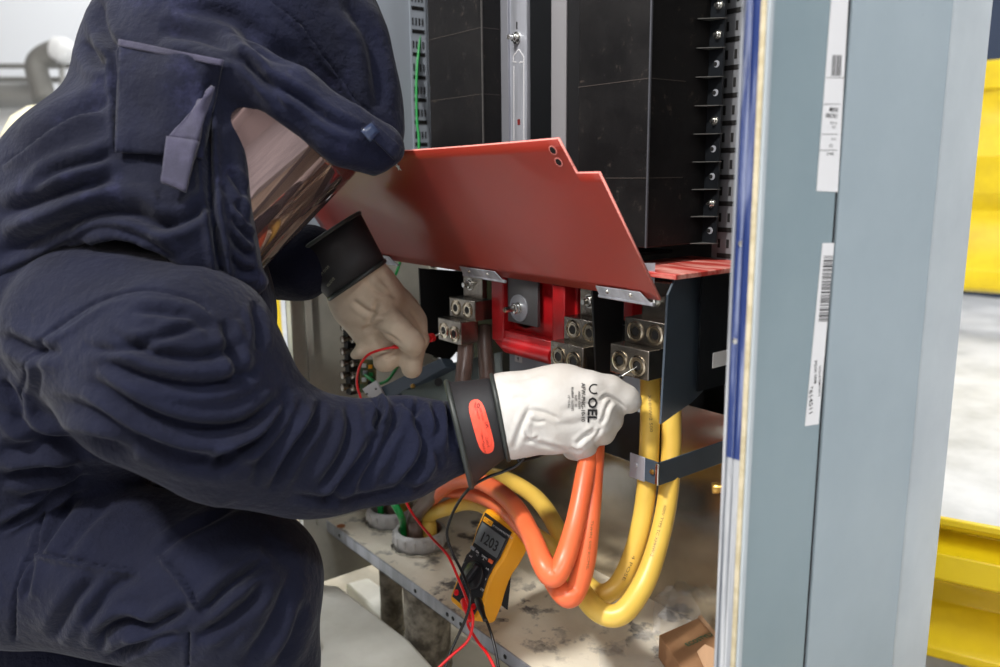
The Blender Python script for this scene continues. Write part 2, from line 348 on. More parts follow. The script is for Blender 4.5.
# ------------------------------------------------------------------ bus bar housings
AX, AY, AZ = V(1,0,0), V(0,1,0), V(0,0,1)
zb = .690
hs = thing('insulated_housing', (-.717, .80, zb), 'black wrapped housing column on the right with a row of side flanges and bolts', 'housing')
b = MB(); b.box((-.777, .737, zb), (-.657, .86, ZT)); b.build('core', M['black'], hs, bevel=.0015)
zz = zb; k = 0
sm_ = mat('seam_edge', (58,52,48), .6)
for z in (.772, .885, .99, 1.1, 1.21, 1.32): b = MB(); b.box((-.7773, .7365, z), (-.6568, .80, z+.0009)); b.build('wrap_seam', sm_, hs)
b = MB(); b.box((-.6585, .7358, zb), (-.6562, .738, ZT)); b.build('corner_edge', mat('serrated_edge', (96,98,104), .35, .5), hs)
pit = .0335; z = zb
fm = MB(); fm.box((-.657, .842, zb+.001), (-.636, .845, ZT)); fo = fm.build('side_flange', M['blackside'], hs)
lt = mat('worn_sheet_edge', (84,84,82), .45, .2)
i = 0
while z < 1.35:
    w = MB(); w.prism([V(-.657, .818, z), V(-.657, .845, z), V(-.634, .845, z), V(-.636, .838, z)], (0,0,.0009)); w.build('flange_plate', lt, hs)
    if i % 3 in (0, 1) and z > zb:
        pass
    if i in (1, 4, 7, 8, 10, 11, 13, 14, 16) :
        s = MB(); s.hexa((-.645, .842, z+.016), (0,-1,0), .0042, .004); s.lathe((-.645, .842, z+.016), (0,-1,0), [(.0055,0),(.0055,.001)], 16); s.lathe((-.645, .838, z+.016), (0,-1,0), [(.0026,0),(.0024,.003)], 12); s.build('bolt', M['zinc'], hs, smooth=True)
    else:
        s = MB(); s.lathe((-.645, .842, z+.016), (0,-1,0), [(.0042,0),(.0042,.0006)], 16); o = s.build('bolt_hole', M['steel'], hs); s = MB(); s.lathe((-.6465, .8414, z+.016), (0,-1,0), [(.0026,0),(.0026,.0006)], 16); s.build('hole_shade', M['hole'], o)
    z += pit; i += 1
hl = thing('insulated_housing', (-1.05, .80, zb), 'black wrapped housing column on the left beside the perforated strip and green wire', 'housing')
b = MB(); b.box((-1.118, .737, zb), (-.978, .772, ZT)); b.build('core', M['black'], hl, bevel=.0015)
for z in (.79, .893, .985, 1.08, 1.18): b = MB(); b.box((-1.1183, .7366, z), (-.9776, .7715, z+.0008)); b.build('wrap_seam', sm_, hl)
b = MB(); b.box((-.9785, .7358, zb), (-.9768, .738, ZT)); b.build('corner_edge', mat('dull_edge', (70,68,66), .6), hl)
# steel channel between them
ch = thing('steel_channel', (-.93, .79, zb), 'bright vertical steel channel with one bolt between the black housings', 'channel')
b = MB(); b.box((-.996, .776, zb), (-.920, .779, ZT)); b.box((-.996, .768, zb), (-.994, .776, ZT)); b.box((-.922, .772, zb), (-.920, .778, ZT)); b.build('web', M['steel'], ch, bevel=.0006)
b = MB(); b.box((-.985, .772, zb), (-.962, .777, ZT)); b.build('flange', mat('dull_steel', (150,152,160), .45, .6), ch, bevel=.0008)
q = onY(517, 38, .776); s = MB(); s.lathe(q, (0,-1,0), [(.0085,0),(.0085,.002),(.006,.003)], 24); s.hexa(q+V(0,-.003,0), (0,-1,0), .0062, .005); s.lathe(q+V(0,-.008,0), (0,-1,0), [(.0035,0),(.0035,.008)], 14); s.build('bolt', M['zinc'], ch, smooth=True)
s = MB(); s.box((q.x-.0012, .7755, q.z+.012), (q.x+.0012, .776, q.z+.022)); s.build('slot', M['hole'], ch)
q2 = onY(519, 122, .776); s = MB(); s.box((q2.x-.0025, .7752, q2.z-.004), (q2.x+.0025, .776, q2.z+.004)); s.build('red_mark', mat('dark_red', (110,24,20), .5), ch)
w = MB(); Yw = .7758; lw = .0006
def seg2(a, c_):
    a = onY(*a, Yw); c_ = onY(*c_, Yw); d = (c_-a).normalized(); n = d.cross(AY)*lw; w.prism([a-n, c_-n, c_+n, a+n], (0,-.0004,0))
for a, c_ in (((513.5,62),(513.5,56)), ((513.5,56),(519,49)), ((519,49),(524,57)), ((524,57),(524,140)), ((514,66),(514,140)), ((514,62),(516.5,62)), ((520,62),(524,62)), ((520,62),(520,64))): seg2(a, c_)
w.build('printed_arrow', M['label'], ch)
b = MB(); b.box((-.912, .81, zb), (-.865, .83, ZT)); b.box((-.865,.80,zb),(-.777,.80+.003,ZT))
tag(b.build('backing_strip', M['darkbar']), 'dark vertical strip behind the grey bar beside the right housing', 'strip')
b = MB(); b.box((-.897, .798, zb), (-.866, .801, ZT)); tag(b.build('grey_bar', mat('dull_grey_bar', (140,139,142), .45, .3), bevel=.0006), 'dull grey vertical bar left of the right black housing', 'bar')
b = MB(); b.box((-1.12, .70, .672), (-.72, .86, .676)); b.box((-.72, .70, .640), (-.70, .705, .675)); tag(b.build('support_shelf', M['darkbar']), 'dark shelf carrying the housings behind the red flap', 'shelf')
# green wire along the left rail
g = MB(); g.tube([P(423, -40, 1.5), P(421.5, 0, 1.5), P(419.5, 40, 1.5), P(416.5, 80, 1.5), P(417, 120, 1.5), P(419, 145, 1.5), P(415, 200, 1.5), P(399, 266, 1.5), P(390, 282, 1.5), P(380, 310, 1.5)], .0026, 8, sub=5)
tag(g.build('green_wire', M['grn'], smooth='all'), 'thin green wire hanging in front of the perforated strip', 'wire')
# ------------------------------------------------------------------ red flap
fl = thing('red_flap', (-.93, .66, .645), 'large red insulating flap tilted open on hinges across the cabinet', 'flap')
dv = V(0, -.105, .168).normalized(); nv = V(1,0,0).cross(dv).normalized(); O = V(0, .66, .646)
if nv.dot(CC-O) < 0: nv = -nv
def onF(x, y, off=0):
    r = ray(x, y); o = O+nv*off; return CC + r*((o-CC).dot(nv)/r.dot(nv))
tl = onF(405, 147); tr = onF(560, 137); n1 = onF(578, 172); n2 = onF(600, 172); br_ = onF(660, 298); bl = V(-1.31, .66, .646)
tl = V(-1.27, tl.y, tl.z)
pts = [V(bl.x, bl.y, bl.z), V(br_.x, bl.y, bl.z), n2, n1, tr, tl]
# slightly warped sheet
b = MB(); NX = 36; NT = 14
def warp(q, off):
    u = (q.x+1.3)/.74; t = (q-O).dot(dv)/.2
    return q+nv*(off+.010*math.sin(math.pi*min(max(u,0),1))*t*t)
def grid_poly(poly, nx, off):     # columns between lower and upper outline
    rows = []
    xs = [bl.x+(br_.x-bl.x)*i/nx for i in range(nx+1)]
    up = [(tl.x, (tl-O).dot(dv)), (tr.x, (tr-O).dot(dv)), (n1.x, (n1-O).dot(dv)), (n2.x, (n2-O).dot(dv)), (br_.x, 0.0)]
    xs = sorted(set(xs+[n1.x, n2.x, tr.x, tl.x]))
    for X in xs:
        if X <= tl.x: h = up[0][1]*(1 - (tl.x-X)/(tl.x-bl.x+1e-6)*.15)
        else:
            h = 0
            for (xa, ha), (xb, hb) in zip(up, up[1:]):
                if xa-1e-9 <= X <= xb+1e-9: h = ha+(hb-ha)*(X-xa)/(xb-xa+1e-9); break
        rows.append([warp(V(X, O.y, O.z)+dv*(h*j/NT), off) for j in range(NT+1)])
    return rows
ra = grid_poly(pts, NX, 0)
v = [q for r in ra for q in r]; n = NT+1
b.add(v, [(i*n+j, (i+1)*n+j, (i+1)*n+j+1, i*n+j+1) for i in range(len(ra)-1) for j in range(NT)])
panel = b.build('panel', M['flap'], fl, smooth=True); panel.data.materials.append(M['flapedge'])
md = panel.modifiers.new('solid', 'SOLIDIFY'); md.thickness = .003; md.offset = 0; md.material_offset_rim = 1
for (x, y, r) in ((555.5, 148, .0042), (561, 160, .0042)):
    q = warp(onF(x, y), .0018); s = MB(); s.lathe(q, nv, [(r, 0), (r, .0004)], 20); o = s.build('fixing_hole', M['black'], fl); s = MB(); s.lathe(q, nv, [(r*1.25, 0), (r*1.25, .0002)], 20); s.build('hole_rim', M['flapedge'], o)
q = warp(onF(403.5, 163), .002); s = MB()
sp = []
for i in range(10):
    a = math.pi*2*i/10+.3; r = (.0055, .0022)[i % 2]; sp.append(q+AX*math.cos(a)*r+dv*math.sin(a)*r*1.2)
s.prism(sp, nv*.0004); s.build('chipped_hole', M['label'], fl)
def hinge(x0, x1, y0, y1):
    a = onF(x0, y0, .003); c_ = onF(x1, y1, .003); Xa, Xb = a.x, c_.x
    h = MB(); base = V(0, O.y, O.z)+nv*.003
    h.prism([base+AX*Xa-dv*.004, base+AX*(Xb+.004)-dv*.006, base+AX*(Xb-.006)+dv*.010, base+AX*Xa+dv*.010], nv*.0012)
    o = h.build('hinge', M['steel'], fl, bevel=.0003)
    h = MB()
    for t in (.22, .7):
        c2_ = base+AX*(Xa+(Xb-Xa)*t)+dv*.004+nv*.001; h.lathe(c2_, nv, [(.0028,0),(.0022,.0012),(.0008,.0014)], 14)
    h.build('hinge_screw', M['zinc'], o, smooth=True)
    h = MB(); h.tube([base+AX*(Xa-.002)-dv*.005, base+AX*(Xb+.006)-dv*.006], .0022, 10); h.build('hinge_pin', M['steel'], o, smooth=True)
hinge(463, 500, 272, 276); hinge(597, 646, 288, 296); hinge(371, 396, 260, 264)
# ------------------------------------------------------------------ breaker: red frame, plate and bolt
bk = thing('red_breaker_frame', (-.86, .76, .5), 'red moulded breaker frame holding a grey plate and a central bolt', 'breaker')
Yf = .745
def rect(mb, x0, y0, x1, y1, Y, dY, ytop2=None):
    a = onY(x0, y0, Y); c_ = onY(x1, y1, Y); mb.box((a.x, Y, min(a.z, c_.z)), (c_.x, Y+dY, max(a.z, c_.z)))
tlq = onY(491, 275, Yf); brq = onY(564, 366, Yf); zt, zbq = tlq.z, brq.z; x0, x1 = tlq.x, brq.x
ix0 = onY(503, 300, Yf).x; ix1 = onY(552, 300, Yf).x
b = MB(); b.box((x0, Yf+.02, zbq), (x1, Yf+.05, zt)); b.box((x0, Yf, zbq+.012), (ix0, Yf+.03, zt)); b.box((ix1, Yf, zbq), (x1, Yf+.03, zt)); b.prism([V(x0,Yf+.002,zbq+.012), V(x0+.02,Yf+.002,zbq), V(x1,Yf+.002,zbq), V(x1,Yf+.002,zbq+.03), V(x0, Yf+.002, zbq+.03)], (0,.03,0))
b.build('frame', M['redmould'], bk, bevel=.002)
zl = onY(525, 350, Yf).z
b = MB(); b.tube([V(ix0+.004, Yf+.006, zl), V(ix1-.001, Yf+.006, zl)], .013, 20); b.build('rounded_ledge', M['redmould'], bk, smooth=True)
pa = onY(510.5, 281, Yf+.012); pc = onY(540.5, 327, Yf+.012)
b = MB(); b.box((pa.x, Yf+.006, pc.z), (pc.x, Yf+.012, zt)); b.build('grey_plate', mat('plate_grey', (96,96,98), .45, .6), bk, bevel=.001)
cc = onY(519, 308, Yf+.006); b = MB(); b.lathe(cc, (0,-1,0), [(.0, .0), (.020, 0), (.020, .0016), (.0185, .0016), (.0185, .0005), (0,.0005)], 36); b.build('washer_recess', M['steel'], bk, smooth=True)
b = MB(); b.lathe(cc, (0,-1,0), [(.009,0),(.009,.003)], 20); b.hexa(cc+V(0,-.003,0), (0,-1,0), .0085, .008); b.lathe(cc+V(0,-.011,0), (0,-1,0), [(.0042,0),(.0042,.016),(.0036,.017)], 14); b.build('bolt', M['zinc'], bk, smooth=True)
bigc = onY(524, 306, Yf+.019)
b = MB(); b.lathe(bigc, (0,-1,0), [(.033,0),(.034,.001),(.036,.001),(.037,0)], 48); b.build('moulded_ring', M['redmould'], bk, smooth=True)
b = MB(); rect(b, 566, 285, 577, 325, .765, .02); b.build('side_rib', M['redmould'], bk, bevel=.001); b = MB(); rect(b, 624, 290, 632, 322, .80, .02); b.build('side_rib', M['redmould'], bk, bevel=.001)
b = MB(); a1 = onY(495, 345, .80); a2 = onY(592, 392, .80); b.box((-1.0, .80, a2.z-.01), (-.70, .803, a1.z+.012)); tag(b.build('grey_beam', M['grey_pale'], bevel=.001), 'grey painted horizontal beam below the red breaker frame', 'beam')
s = MB(); a1 = onY(515, 355, .7995); a2 = onY(522, 363, .7995); s.box((a1.x, .799, a2.z), (a2.x, .7998, a1.z)); so = s.build('sticker', M['label']); tag(so, 'tiny white sticker with a black arrow on the grey beam', 'sticker')
s = MB(); m_ = (a1+a2)/2; s.prism([V(m_.x-.002,.7988,m_.z+.003), V(m_.x+.002,.7988,m_.z+.003), V(m_.x,.7988,m_.z-.004)], (0,-.0003,0)); s.build('arrow', M['ink'], so)
# ------------------------------------------------------------------ terminal lugs
def make_lug(label):
    r = thing('terminal_lug', (0, 0, 0), label, 'terminal lug', 'stepped terminal lugs below the flap')
    W, D, H = .062, .034, .036
    b = MB(); b.box((-W, 0, -H), (0, D, 0)); b.build('lower_block', M['lug'], r, bevel=.0012)
    b = MB(); b.box((-W+.004, .020, 0), (.010, .056, .031)); b.build('upper_block', M['lug'], r, bevel=.0012)
    for (cx, cz, cy) in ((-W*.73, -H*.52, 0), (-W*.27, -H*.56, 0), (-W*.64, .0155, .020), (-W*.14, .0155, .020)):
        s = MB(); s.lathe((cx, cy, cz), (0,-1,0), [(.0128,0),(.0126,.0012),(.0105,.0018),(.0100,.0006),(.0085,.0006),(.0080,.0016),(.0062,.0016),(.0060,-.004)], 28)
        o = s.build('clamp_screw', M['lugscrew'], r, smooth=True)
        s = MB(); s.lathe((cx, cy-.0002, cz), (0,-1,0), [(.0058,0),(.0058,.0006)], 6); s.build('hex_socket', M['hole'], o)
    b = MB(); b.box((-W+.012, .042, .031), (.0, .052, .075)); b.build('bus_tab', M['lug'], r, bevel=.001)
    for cx in (-W*.5,):
        s = MB(); s.hexa((cx, .042, .052), (0,-1,0), .0075, .006); s.lathe((cx, .036, .052), (0,-1,0), [(.0038,0),(.0036,.008)], 12); s.lathe((cx,.042,.052),(0,-1,0),[(.0095,0),(.0095,.0015)],18); s.build('bolt', M['zinc'], r, smooth=True)
    return r
LUGL = ['silver terminal lug touched by the red probe tip, left of the red frame', 'dark silver terminal lug right of the red frame, partly behind a black barrier', 'silver terminal lug touched by the black probe tip, above the yellow cables']
lug0 = make_lug(LUGL[0]); lugs = [lug0]
for i in (1, 2):
    c = copy_tree(lug0); c['label'] = LUGL[i]; lugs.append(c)
for o, (x, y, Y) in zip(lugs, ((460.5, 322.5, .70), (583, 348, .70), (649, 351.5, .70))):
    o.location = onY(x, y, Y)
lugs[2].location.x += .0
# ------------------------------------------------------------------ barrier sheets between phases
def sheet(name, pts, off, m, label, cat='barrier', bevel=.0005):
    b = MB(); b.prism(pts, off); return tag(b.build(name, m, bevel=bevel), label, cat)
Xs = -.715
sheet('phase_barrier', [onX(592, 280, Xs), onX(597, 388, Xs), onX(621, 378, Xs), onX(624, 285, Xs)], (-.003,0,0), M['darkbar'], 'black barrier sheet between the middle and right terminal lugs')
Xs = -1.105
sheet('phase_barrier', [onX(419, 268, Xs), onX(423, 352, Xs), onX(449, 361, Xs), onX(475, 330, Xs), onX(470, 272, Xs)], (-.003,0,0), M['darkbar'], 'black triangular barrier sheet at the left beside the red probe')
sheet('phase_barrier', [P(666, 295, .90), P(675, 274, .91), P(702, 268, .985), P(701, 391, 1.0), P(690, 402, .985), P(659, 424, .92)], (.0025,.001,0), M['barrier'], 'long slate grey barrier sheet with a pointed lower corner beside the yellow cables')
b = MB(); q = onX(645, 266, -.62)
b.prism([onZ(641, 262, .655), onZ(655, 262, .655), onZ(657, 300, .60), onZ(650, 300, .6)], (0,0,.001))
tag(MB().prism([P(644,263,.93), P(654,263,.925), P(653,286,.93), P(650,279,.93)], (.002,0,0)).build('steel_tab', M['steel']), 'small bright steel tab at the right end of the red flap', 'tab')
# ------------------------------------------------------------------ strap, nipple
st = thing('cable_strap', tuple(onY(659, 474, .70)), 'bent grey steel strap holding the two yellow cables', 'strap')
a, c_, d_, e_ = onY(643, 457, .70), onY(659, 463, .70), onY(658, 486, .70), onY(641, 479, .70)
zt_, zb_ = c_.z, d_.z; Xc = c_.x
b = MB(); b.box((a.x, .70, zb_), (Xc, .7022, zt_)); b.box((Xc-.0022, .70, zb_), (Xc, .875, zt_)); b.build('band', M['barrier'], st, bevel=.0006)
l0 = onY(630.5, 460, .70).x
b = MB(); b.box((l0, .6985, zb_-.001), (a.x+.004, .7002, zt_+.001)); b.build('end_tab', M['steel'], st, bevel=.0006)
b = MB(); b.box((Xc-.004, .6975, zb_+.001), (Xc+.0012, .7005, zt_-.001)); b.build('bend_edge', M['zinc'], st, bevel=.001)
for (x, y, m) in ((636, 465, M['steel']), (652, 472, M['brass'])):
    q = onY(x, y, .6985); b = MB(); b.lathe(q, (0,-1,0), [(.0034,0),(.0026,.0015),(.001,.0018)], 14); b.build('rivet', m, st, smooth=True)
nq = P(718, 488, .97)
tag(MB().lathe(nq, (-.75,-.6,-.1), [(.006,-.02),(.006,.0),(.0072,.0),(.0072,.006),(.0055,.0075),(.0035,.0075),(.0035,.002)], 18).build('brass_nipple', M['brass'], smooth=True), 'small brass nipple poking out beside the blue front post', 'fitting')
b = MB(); 
for (x, y) in ((612.5, 430), (638.5, 388), (629, 385)):
    q = onY(x, y, .8575); b = MB(); b.lathe(q, (0,-1,0), [(.005,0),(.005,.0012),(.0032,.0014),(.003,.0004)], 16); tag(b.build('plate_stud', M['steel'] if y < 400 else M['hole'], smooth=True), 'small round stud in the dark plate below the right terminal lug, nearer the cables' if x > 635 else 'small round stud in the dark plate just beside the black probe' if y < 400 else 'black round hole in the dark plate right of the white glove', 'stud')
# ------------------------------------------------------------------ cables
QN, QF = onZ(420, 529, Z0+.03), onZ(391, 507, Z0+.03); FH = V(CF.x, CF.y, 0).normalized()
def into(q, dx, dy):                 # the last stretch of a cable: upright inside a bushing
    return [q+CR*dx+FH*dy+AZ*.030, q+CR*dx+FH*dy+AZ*.008, q+CR*dx+FH*dy-AZ*.045]
def cable(name, pts, r, m, label, cat, group=None, seg=18, prints=()):
    pts = [q for q in pts]; b = MB()
    if hasattr(r, '__len__'): r = (list(r)+[r[-1]]*len(pts))[:len(pts)]
    b.tube([q if isinstance(q, Vector) else P(*q) for q in pts], r, seg, sub=8); o = b.build(name, m, smooth='all'); tag(o, label, cat, group)
    return o
CB = {}
CB['ya'] = cable('yellow_cable', [(650,345,1.0),(650,378,1.0),(650,420,.99),(648,470,.99),(643,515,.99),(633,555,.985),(618,585,.98),(601,594,.98),(584,582,1.0),(571,560,1.04),(558,530,1.10),(538,500,1.18),(512,482,1.25),(485,474,1.32),(455,474,1.38),(425,482,1.42)]+into(QF, .022, .010), .0122, M['yel'], 'inner of the two yellow cables looping down from the right terminal lug', 'cable')
CB['yb'] = cable('yellow_cable', [(670,345,1.0),(671,400,.995),(671,450,.99),(668,495,.98),(659,540,.97),(644,583,.955),(622,613,.94),(600,612,.95),(580,590,.98),(563,565,1.02),(548,546,1.08),(525,530,1.16),(500,515,1.24),(480,504,1.28),(462,503,1.305),(447,508,1.32)]+into(QN, .018, -.010), [.0122]*5+[.0132]*6+[.0125]*6, M['yel'], 'outer and lowest yellow cable sweeping under all others to the near bushing', 'cable')
CB['oa'] = cable('orange_cable', [(565,345,1.10),(585,400,1.02),(590,440,.97),(584,480,.94),(576,520,.92),(566,555,.91),(557,574,.90),(550,575,.90),(542,562,.91),(531,535,.95),(515,507,1.02),(495,489,1.10),(474,480,1.18),(453,482,1.25),(438,493,1.30)]+into(QN, .006, .020), [.0115]*5+[.0125]*4+[.0118]*8, M['ora'], 'inner orange cable hanging from under the white glove in a tight loop', 'cable')
CB['ob'] = cable('orange_cable', [(577,345,1.12),(592,400,1.03),(595,440,.97),(593,480,.95),(590,520,.93),(585,560,.92),(577,588,.915),(569,597,.91),(560,590,.92),(548,570,.96),(532,540,1.03),(510,514,1.10),(490,500,1.17),(466,492,1.27),(440,490,1.35)]+into(QF, .004, .022), [.0115]*5+[.0125]*5+[.0118]*7, M['ora'], 'outer orange cable hanging lowest of the two orange loops', 'cable')
CB['ba'] = cable('brown_cable', [(466,340,1.27),(465,360,1.26),(462,390,1.25),(460,430,1.25),(450,465,1.27),(437,488,1.29)]+into(QN, -.006, -.013), .0125, M['bro'], 'brown cable dropping from the left terminal lug to the near bushing', 'cable')
cable('brown_cable', [(484,326,1.30),(485,350,1.29),(487,385,1.28),(484,430,1.28),(470,470,1.30),(448,480,1.34),(420,484,1.40)]+into(QF, .006, -.008), .0122, M['bro'], 'brown cable on the right of the brown pair, beside the red frame', 'cable')
cable('green_wire', [(370,440,1.46),(380,475,1.42),(391,498,1.36),(400,514,1.34)]+into(QN, -.029, -.002)[1:], .0062, M['grn'], 'thick green wire slanting into the near bushing', 'wire', seg=12)
cable('green_wire', [(385,450,1.46),(385,475,1.44)]+into(QF, -.018, -.012), .006, M['grn'], 'short thick green wire standing in the far bushing', 'wire', seg=12)
# print along the cables: a row of small dark dashes on the surface
def dashes(ob, spans, parent):
    dg = bpy.context.evaluated_depsgraph_get(); bv = BVHTree.FromObject(ob, dg); L = ob.location; mb = MB()
    for (xa, ya, xb, yb, txt, size) in spans:
        v, f = text_mesh(txt, 1); wd = max(q[0] for q in v); ln = math.hypot(xb-xa, yb-ya); s = ln/wd; ux = ((xb-xa)/ln, (yb-ya)/ln); out = []; ok = True
        for a, b_, _ in v:
            px = xa+ux[0]*a*s+ux[1]*b_*size*1.3; py = ya+ux[1]*a*s-ux[0]*b_*size*1.3
            r = ray(px, py).normalized(); h = bv.ray_cast(CC-L, r)
            if h[0] is None: ok = False; break
            out.append(h[0]+L-r*.0004)
        if ok: mb.add(out, f)
    if mb.v: return mb.build('printed_lettering', M['print'], parent)
dashes(CB['yb'], [(664,505,650,556,'600V TYPE TC XHHW-2', 3.4), (640,575,618,600,'XHHW 2 CU', 3)], CB['yb'])
dashes(CB['ya'], [(648,395,650,432,'XHHW-2 500', 3.4), (633,555,622,580,'4 POSE', 3.4)], CB['ya'])
dashes(CB['oa'], [(597,452,586,500,'600V XHHW-2 500', 3)], CB['oa'])
dashes(CB['ob'], [(591,520,586,570,'THHN 500 KCMIL', 3)], CB['ob'])
# ------------------------------------------------------------------ bushings in the base plate
def bushing(q, R, label):
    q = V(q.x, q.y, Z0); r = thing('cable_bushing', q, label, 'bushing', 'cast bushings in the base plate')
    b = MB(); b.lathe(q, AZ, [(R*.80,.002),(R*.96,.002),(R*.96,.010),(R*1.04,.010),(R*1.04,.026),(R*.98,.030),(R*.86,.031),(R*.80,.026),(R*.80,.002)], 48); b.build('collar', M['conduit'], r, smooth=True)
    b = MB(); n = 16
    for k in range(n):
        a = 2*math.pi*k/n; d = V(math.cos(a), math.sin(a), 0); t = V(-d.y, d.x, 0); b.obox(q+d*R*1.04+AZ*.018, d, t, AZ, (.0022, .0028, .008))
    b.build('rib', M['conduit'], r, bevel=.0008)
    b = MB(); ring = []
    for k in range(96):
        a = 2*math.pi*k/96; ring.append((math.cos(a), math.sin(a), R*(1.15 if (k % 8) < 5 else 1.08)))
    b.add([q+V(c*rr, s_*rr, z) for z in (.001, .0045) for c, s_, rr in ring]+[q+V(c*R*.85, s_*R*.85, z) for z in (.001, .0045) for c, s_, rr in ring],
          [f for k in range(96) for f in ((k, (k+1)%96, 96+(k+1)%96, 96+k), (96+k, 96+(k+1)%96, 288+(k+1)%96, 288+k), (192+k, 288+k, 288+(k+1)%96, 192+(k+1)%96))])
    b.build('lock_ring', M['zinc'], r)
    b = MB(); b.lathe(q, AZ, [(R*.80,.0035),(0,.0035)], 32); b.build('mouth', M['hole'], r)
bushing(QN, .045, 'cast grey bushing full of cables, nearest the cabinet base plate edge')
bushing(QF, .043, 'smaller looking cast grey bushing behind, half hidden by the sleeve')
# ------------------------------------------------------------------ ground bar, circuit board, small brackets at the left
gb = thing('terminal_strip', tuple(P(347, 392, 1.40)), 'dark vertical terminal strip with a row of bright screws on the left wall', 'terminal strip')
b = MB(); q1 = P(346, 308, 1.40); q2 = P(346, 392, 1.44); X_, Y_ = q1.x, q1.y
b.box((X_-.004, Y_-.006, q2.z), (X_+.012, Y_+.012, q1.z)); b.build('bar', M['blackside'], gb, bevel=.001)
for k in range(7):
    y = 316+k*12
    for dx in (-7, 3):
        q = P(346+dx, y, 1.375); s = MB(); s.lathe(q+V(0,.03,0), (0,-1,0), [(.0045,0),(.0045,.018),(.0065,.018),(.0070,.021),(.0065,.025),(.003,.026)], 14); s.build('screw', M['lug'], gb, smooth=True)
b = MB(); q = P(357, 345, 1.42); b.box((q.x-.005, q.y, P(357,395,1.42).z), (q.x+.006, q.y+.002, P(357,318,1.42).z)); o = b.build('perforated_edge', M['zinc'], gb)
for k in range(6): qq = P(357, 325+k*12, 1.42); b = MB(); b.lathe((q.x, q.y-.0003, qq.z), (0,-1,0), [(.0035,0),(.0035,.0004)], 12); b.build('hole', M['hole'], o)
cbd = thing('circuit_board', tuple(P(370, 380, 1.38)), 'small crowded circuit board left of the pinching glove fingers', 'circuit board')
b = MB(); q = P(368, 376, 1.38); b.obox(q, CR, CU, CF, (.014, .028, .002)); b.build('board', M['pcb'], cbd)
for k, (dx, dy, m) in enumerate(((-.006,.018,'label'),(.005,.016,'mygold'),(-.004,.006,'steel'),(.006,.003,'grn'),(-.006,-.006,'label'),(.004,-.012,'hole'))):
    b = MB(); b.obox(q+CR*dx+CU*dy-CF*.004, CR, CU, CF, (.0035, .0035, .003)); b.build('component', M[m], cbd, bevel=.0005)
ab = thing('angled_steel_bar', tuple(P(410, 385, 1.3)), 'dark steel bar with a white end plate slanting below the glove fingers', 'bar')
b = MB(); b.prism([P(379,388,1.36), P(440,358,1.30), P(446,367,1.29), P(388,400,1.345)], V(.004,.02,-.004)); b.build('bar', M['barrier'], ab, bevel=.001)
b = MB(); b.prism([P(362,389,1.35), P(376,380,1.35), P(383,394,1.345), P(378,399,1.345), P(368,397,1.345)], V(0,.004,-.002)); o = b.build('end_plate', M['label'], ab, bevel=.0008)
b = MB()
for (x, y) in ((376, 389), (367, 394)): b.lathe(P(x, y, 1.343), -CF, [(.0018,0),(.0018,.001)], 10)
b.build('hole', M['hole'], o)
cv = thing('grey_gusset', tuple(P(440, 385, 1.26)), 'grey gusset plate with one round hole behind the black cuff', 'plate')
b = MB(); b.prism([P(400,392,1.33), P(442,365,1.31), P(500,352,1.30), P(500,410,1.28), P(455,412,1.28), P(405,400,1.33)], V(.002,.004,0)); b.build('plate', mat('gusset_grey', (92,102,100), .45, .3), cv, bevel=.0006)
b = MB(); b.lathe(P(438.5, 382, 1.305), -CF, [(.0065,0),(.0065,.002)], 18); b.build('hole', M['hole'], cv)
b = MB(); b.lathe(P(413, 386, 1.31), -CF, [(.004,0),(.004,.006),(.0025,.008)], 12); b.build('stud', M['brass'], cv, smooth=True)
for i, (pts, lb) in enumerate((([(365,375,1.37),(372,380,1.36),(378,384,1.36),(388,380,1.36),(394,372,1.37),(398,366,1.37)], 'green wire curling over the circuit board'), ([(402,387,1.36),(405,395,1.36),(408,405,1.36)], 'green wire dropping behind the sleeve, left one of a pair'), ([(406,386,1.36),(410,395,1.36),(412,405,1.36)], 'green wire dropping behind the sleeve, right one of a pair'), ([(383,402,1.33),(390,404,1.33),(398,408,1.33)], 'short fat green wire under the white end plate'))):
    b = MB(); b.tube([P(*p) for p in pts], (.0026, .002, .002, .005)[i], 10, sub=5); tag(b.build('green_wire', M['grn'], smooth='all'), lb, 'wire')
# ------------------------------------------------------------------ multimeter
BL, TL, TRp = P(449, 598, 1.130), P(485, 511, 1.135), P(517, 522, 1.085)
mv = (TL-BL); MH = mv.length; mv.normalize(); mu = (TRp-TL); mu = (mu-mv*mu.dot(mv)); MW = mu.length; mu.normalize(); mn = mu.cross(mv)
if mn.dot(CC-TL) < 0: mn = -mn
def ML(u, v, n): return BL+mu*(u*MW)+mv*(v*MH)+mn*n     # u,v in 0..1 on the face
mt = thing('multimeter', tuple(BL), 'yellow and black digital multimeter leaning on the cables on the base plate', 'multimeter')
prof = [(.0,.03),(.06,-.02),(.94,-.02),(1.0,.03),(1.0,.20),(.95,.33),(.93,.45),(.95,.55),(1.02,.66),(1.06,.80),(1.06,.98),(1.0,1.04),(.02,1.04),(-.05,.98),(-.05,.78),(0,.62),(.02,.5),(0,.35),(-.02,.2)]
T_ = .036
b = MB(); b.prism([ML(u, v, -T_) for u, v in prof], mn*T_); b.build('holster', M['mygold'], mt, bevel=.004, seg=3)
fp = [(.10,.04),(.90,.04),(.92,.2),(.88,.33),(.86,.45),(.88,.56),(.95,.68),(.98,.97),(.05,.99),(.03,.78),(.08,.62),(.08,.55),(.02,.50),(.02,.36),(.08,.30)]
b = MB(); b.prism([ML(u, v, -.001) for u, v in fp], mn*.0035); b.build('face', M['mface'], mt, bevel=.001)
b = MB(); b.prism([ML(u, v, .0025) for u, v in ((.10,.66),(.90,.66),(.93,.88),(.10,.89))], mn*.0008); o = b.build('display', M['screen'], mt, bevel=.0004)
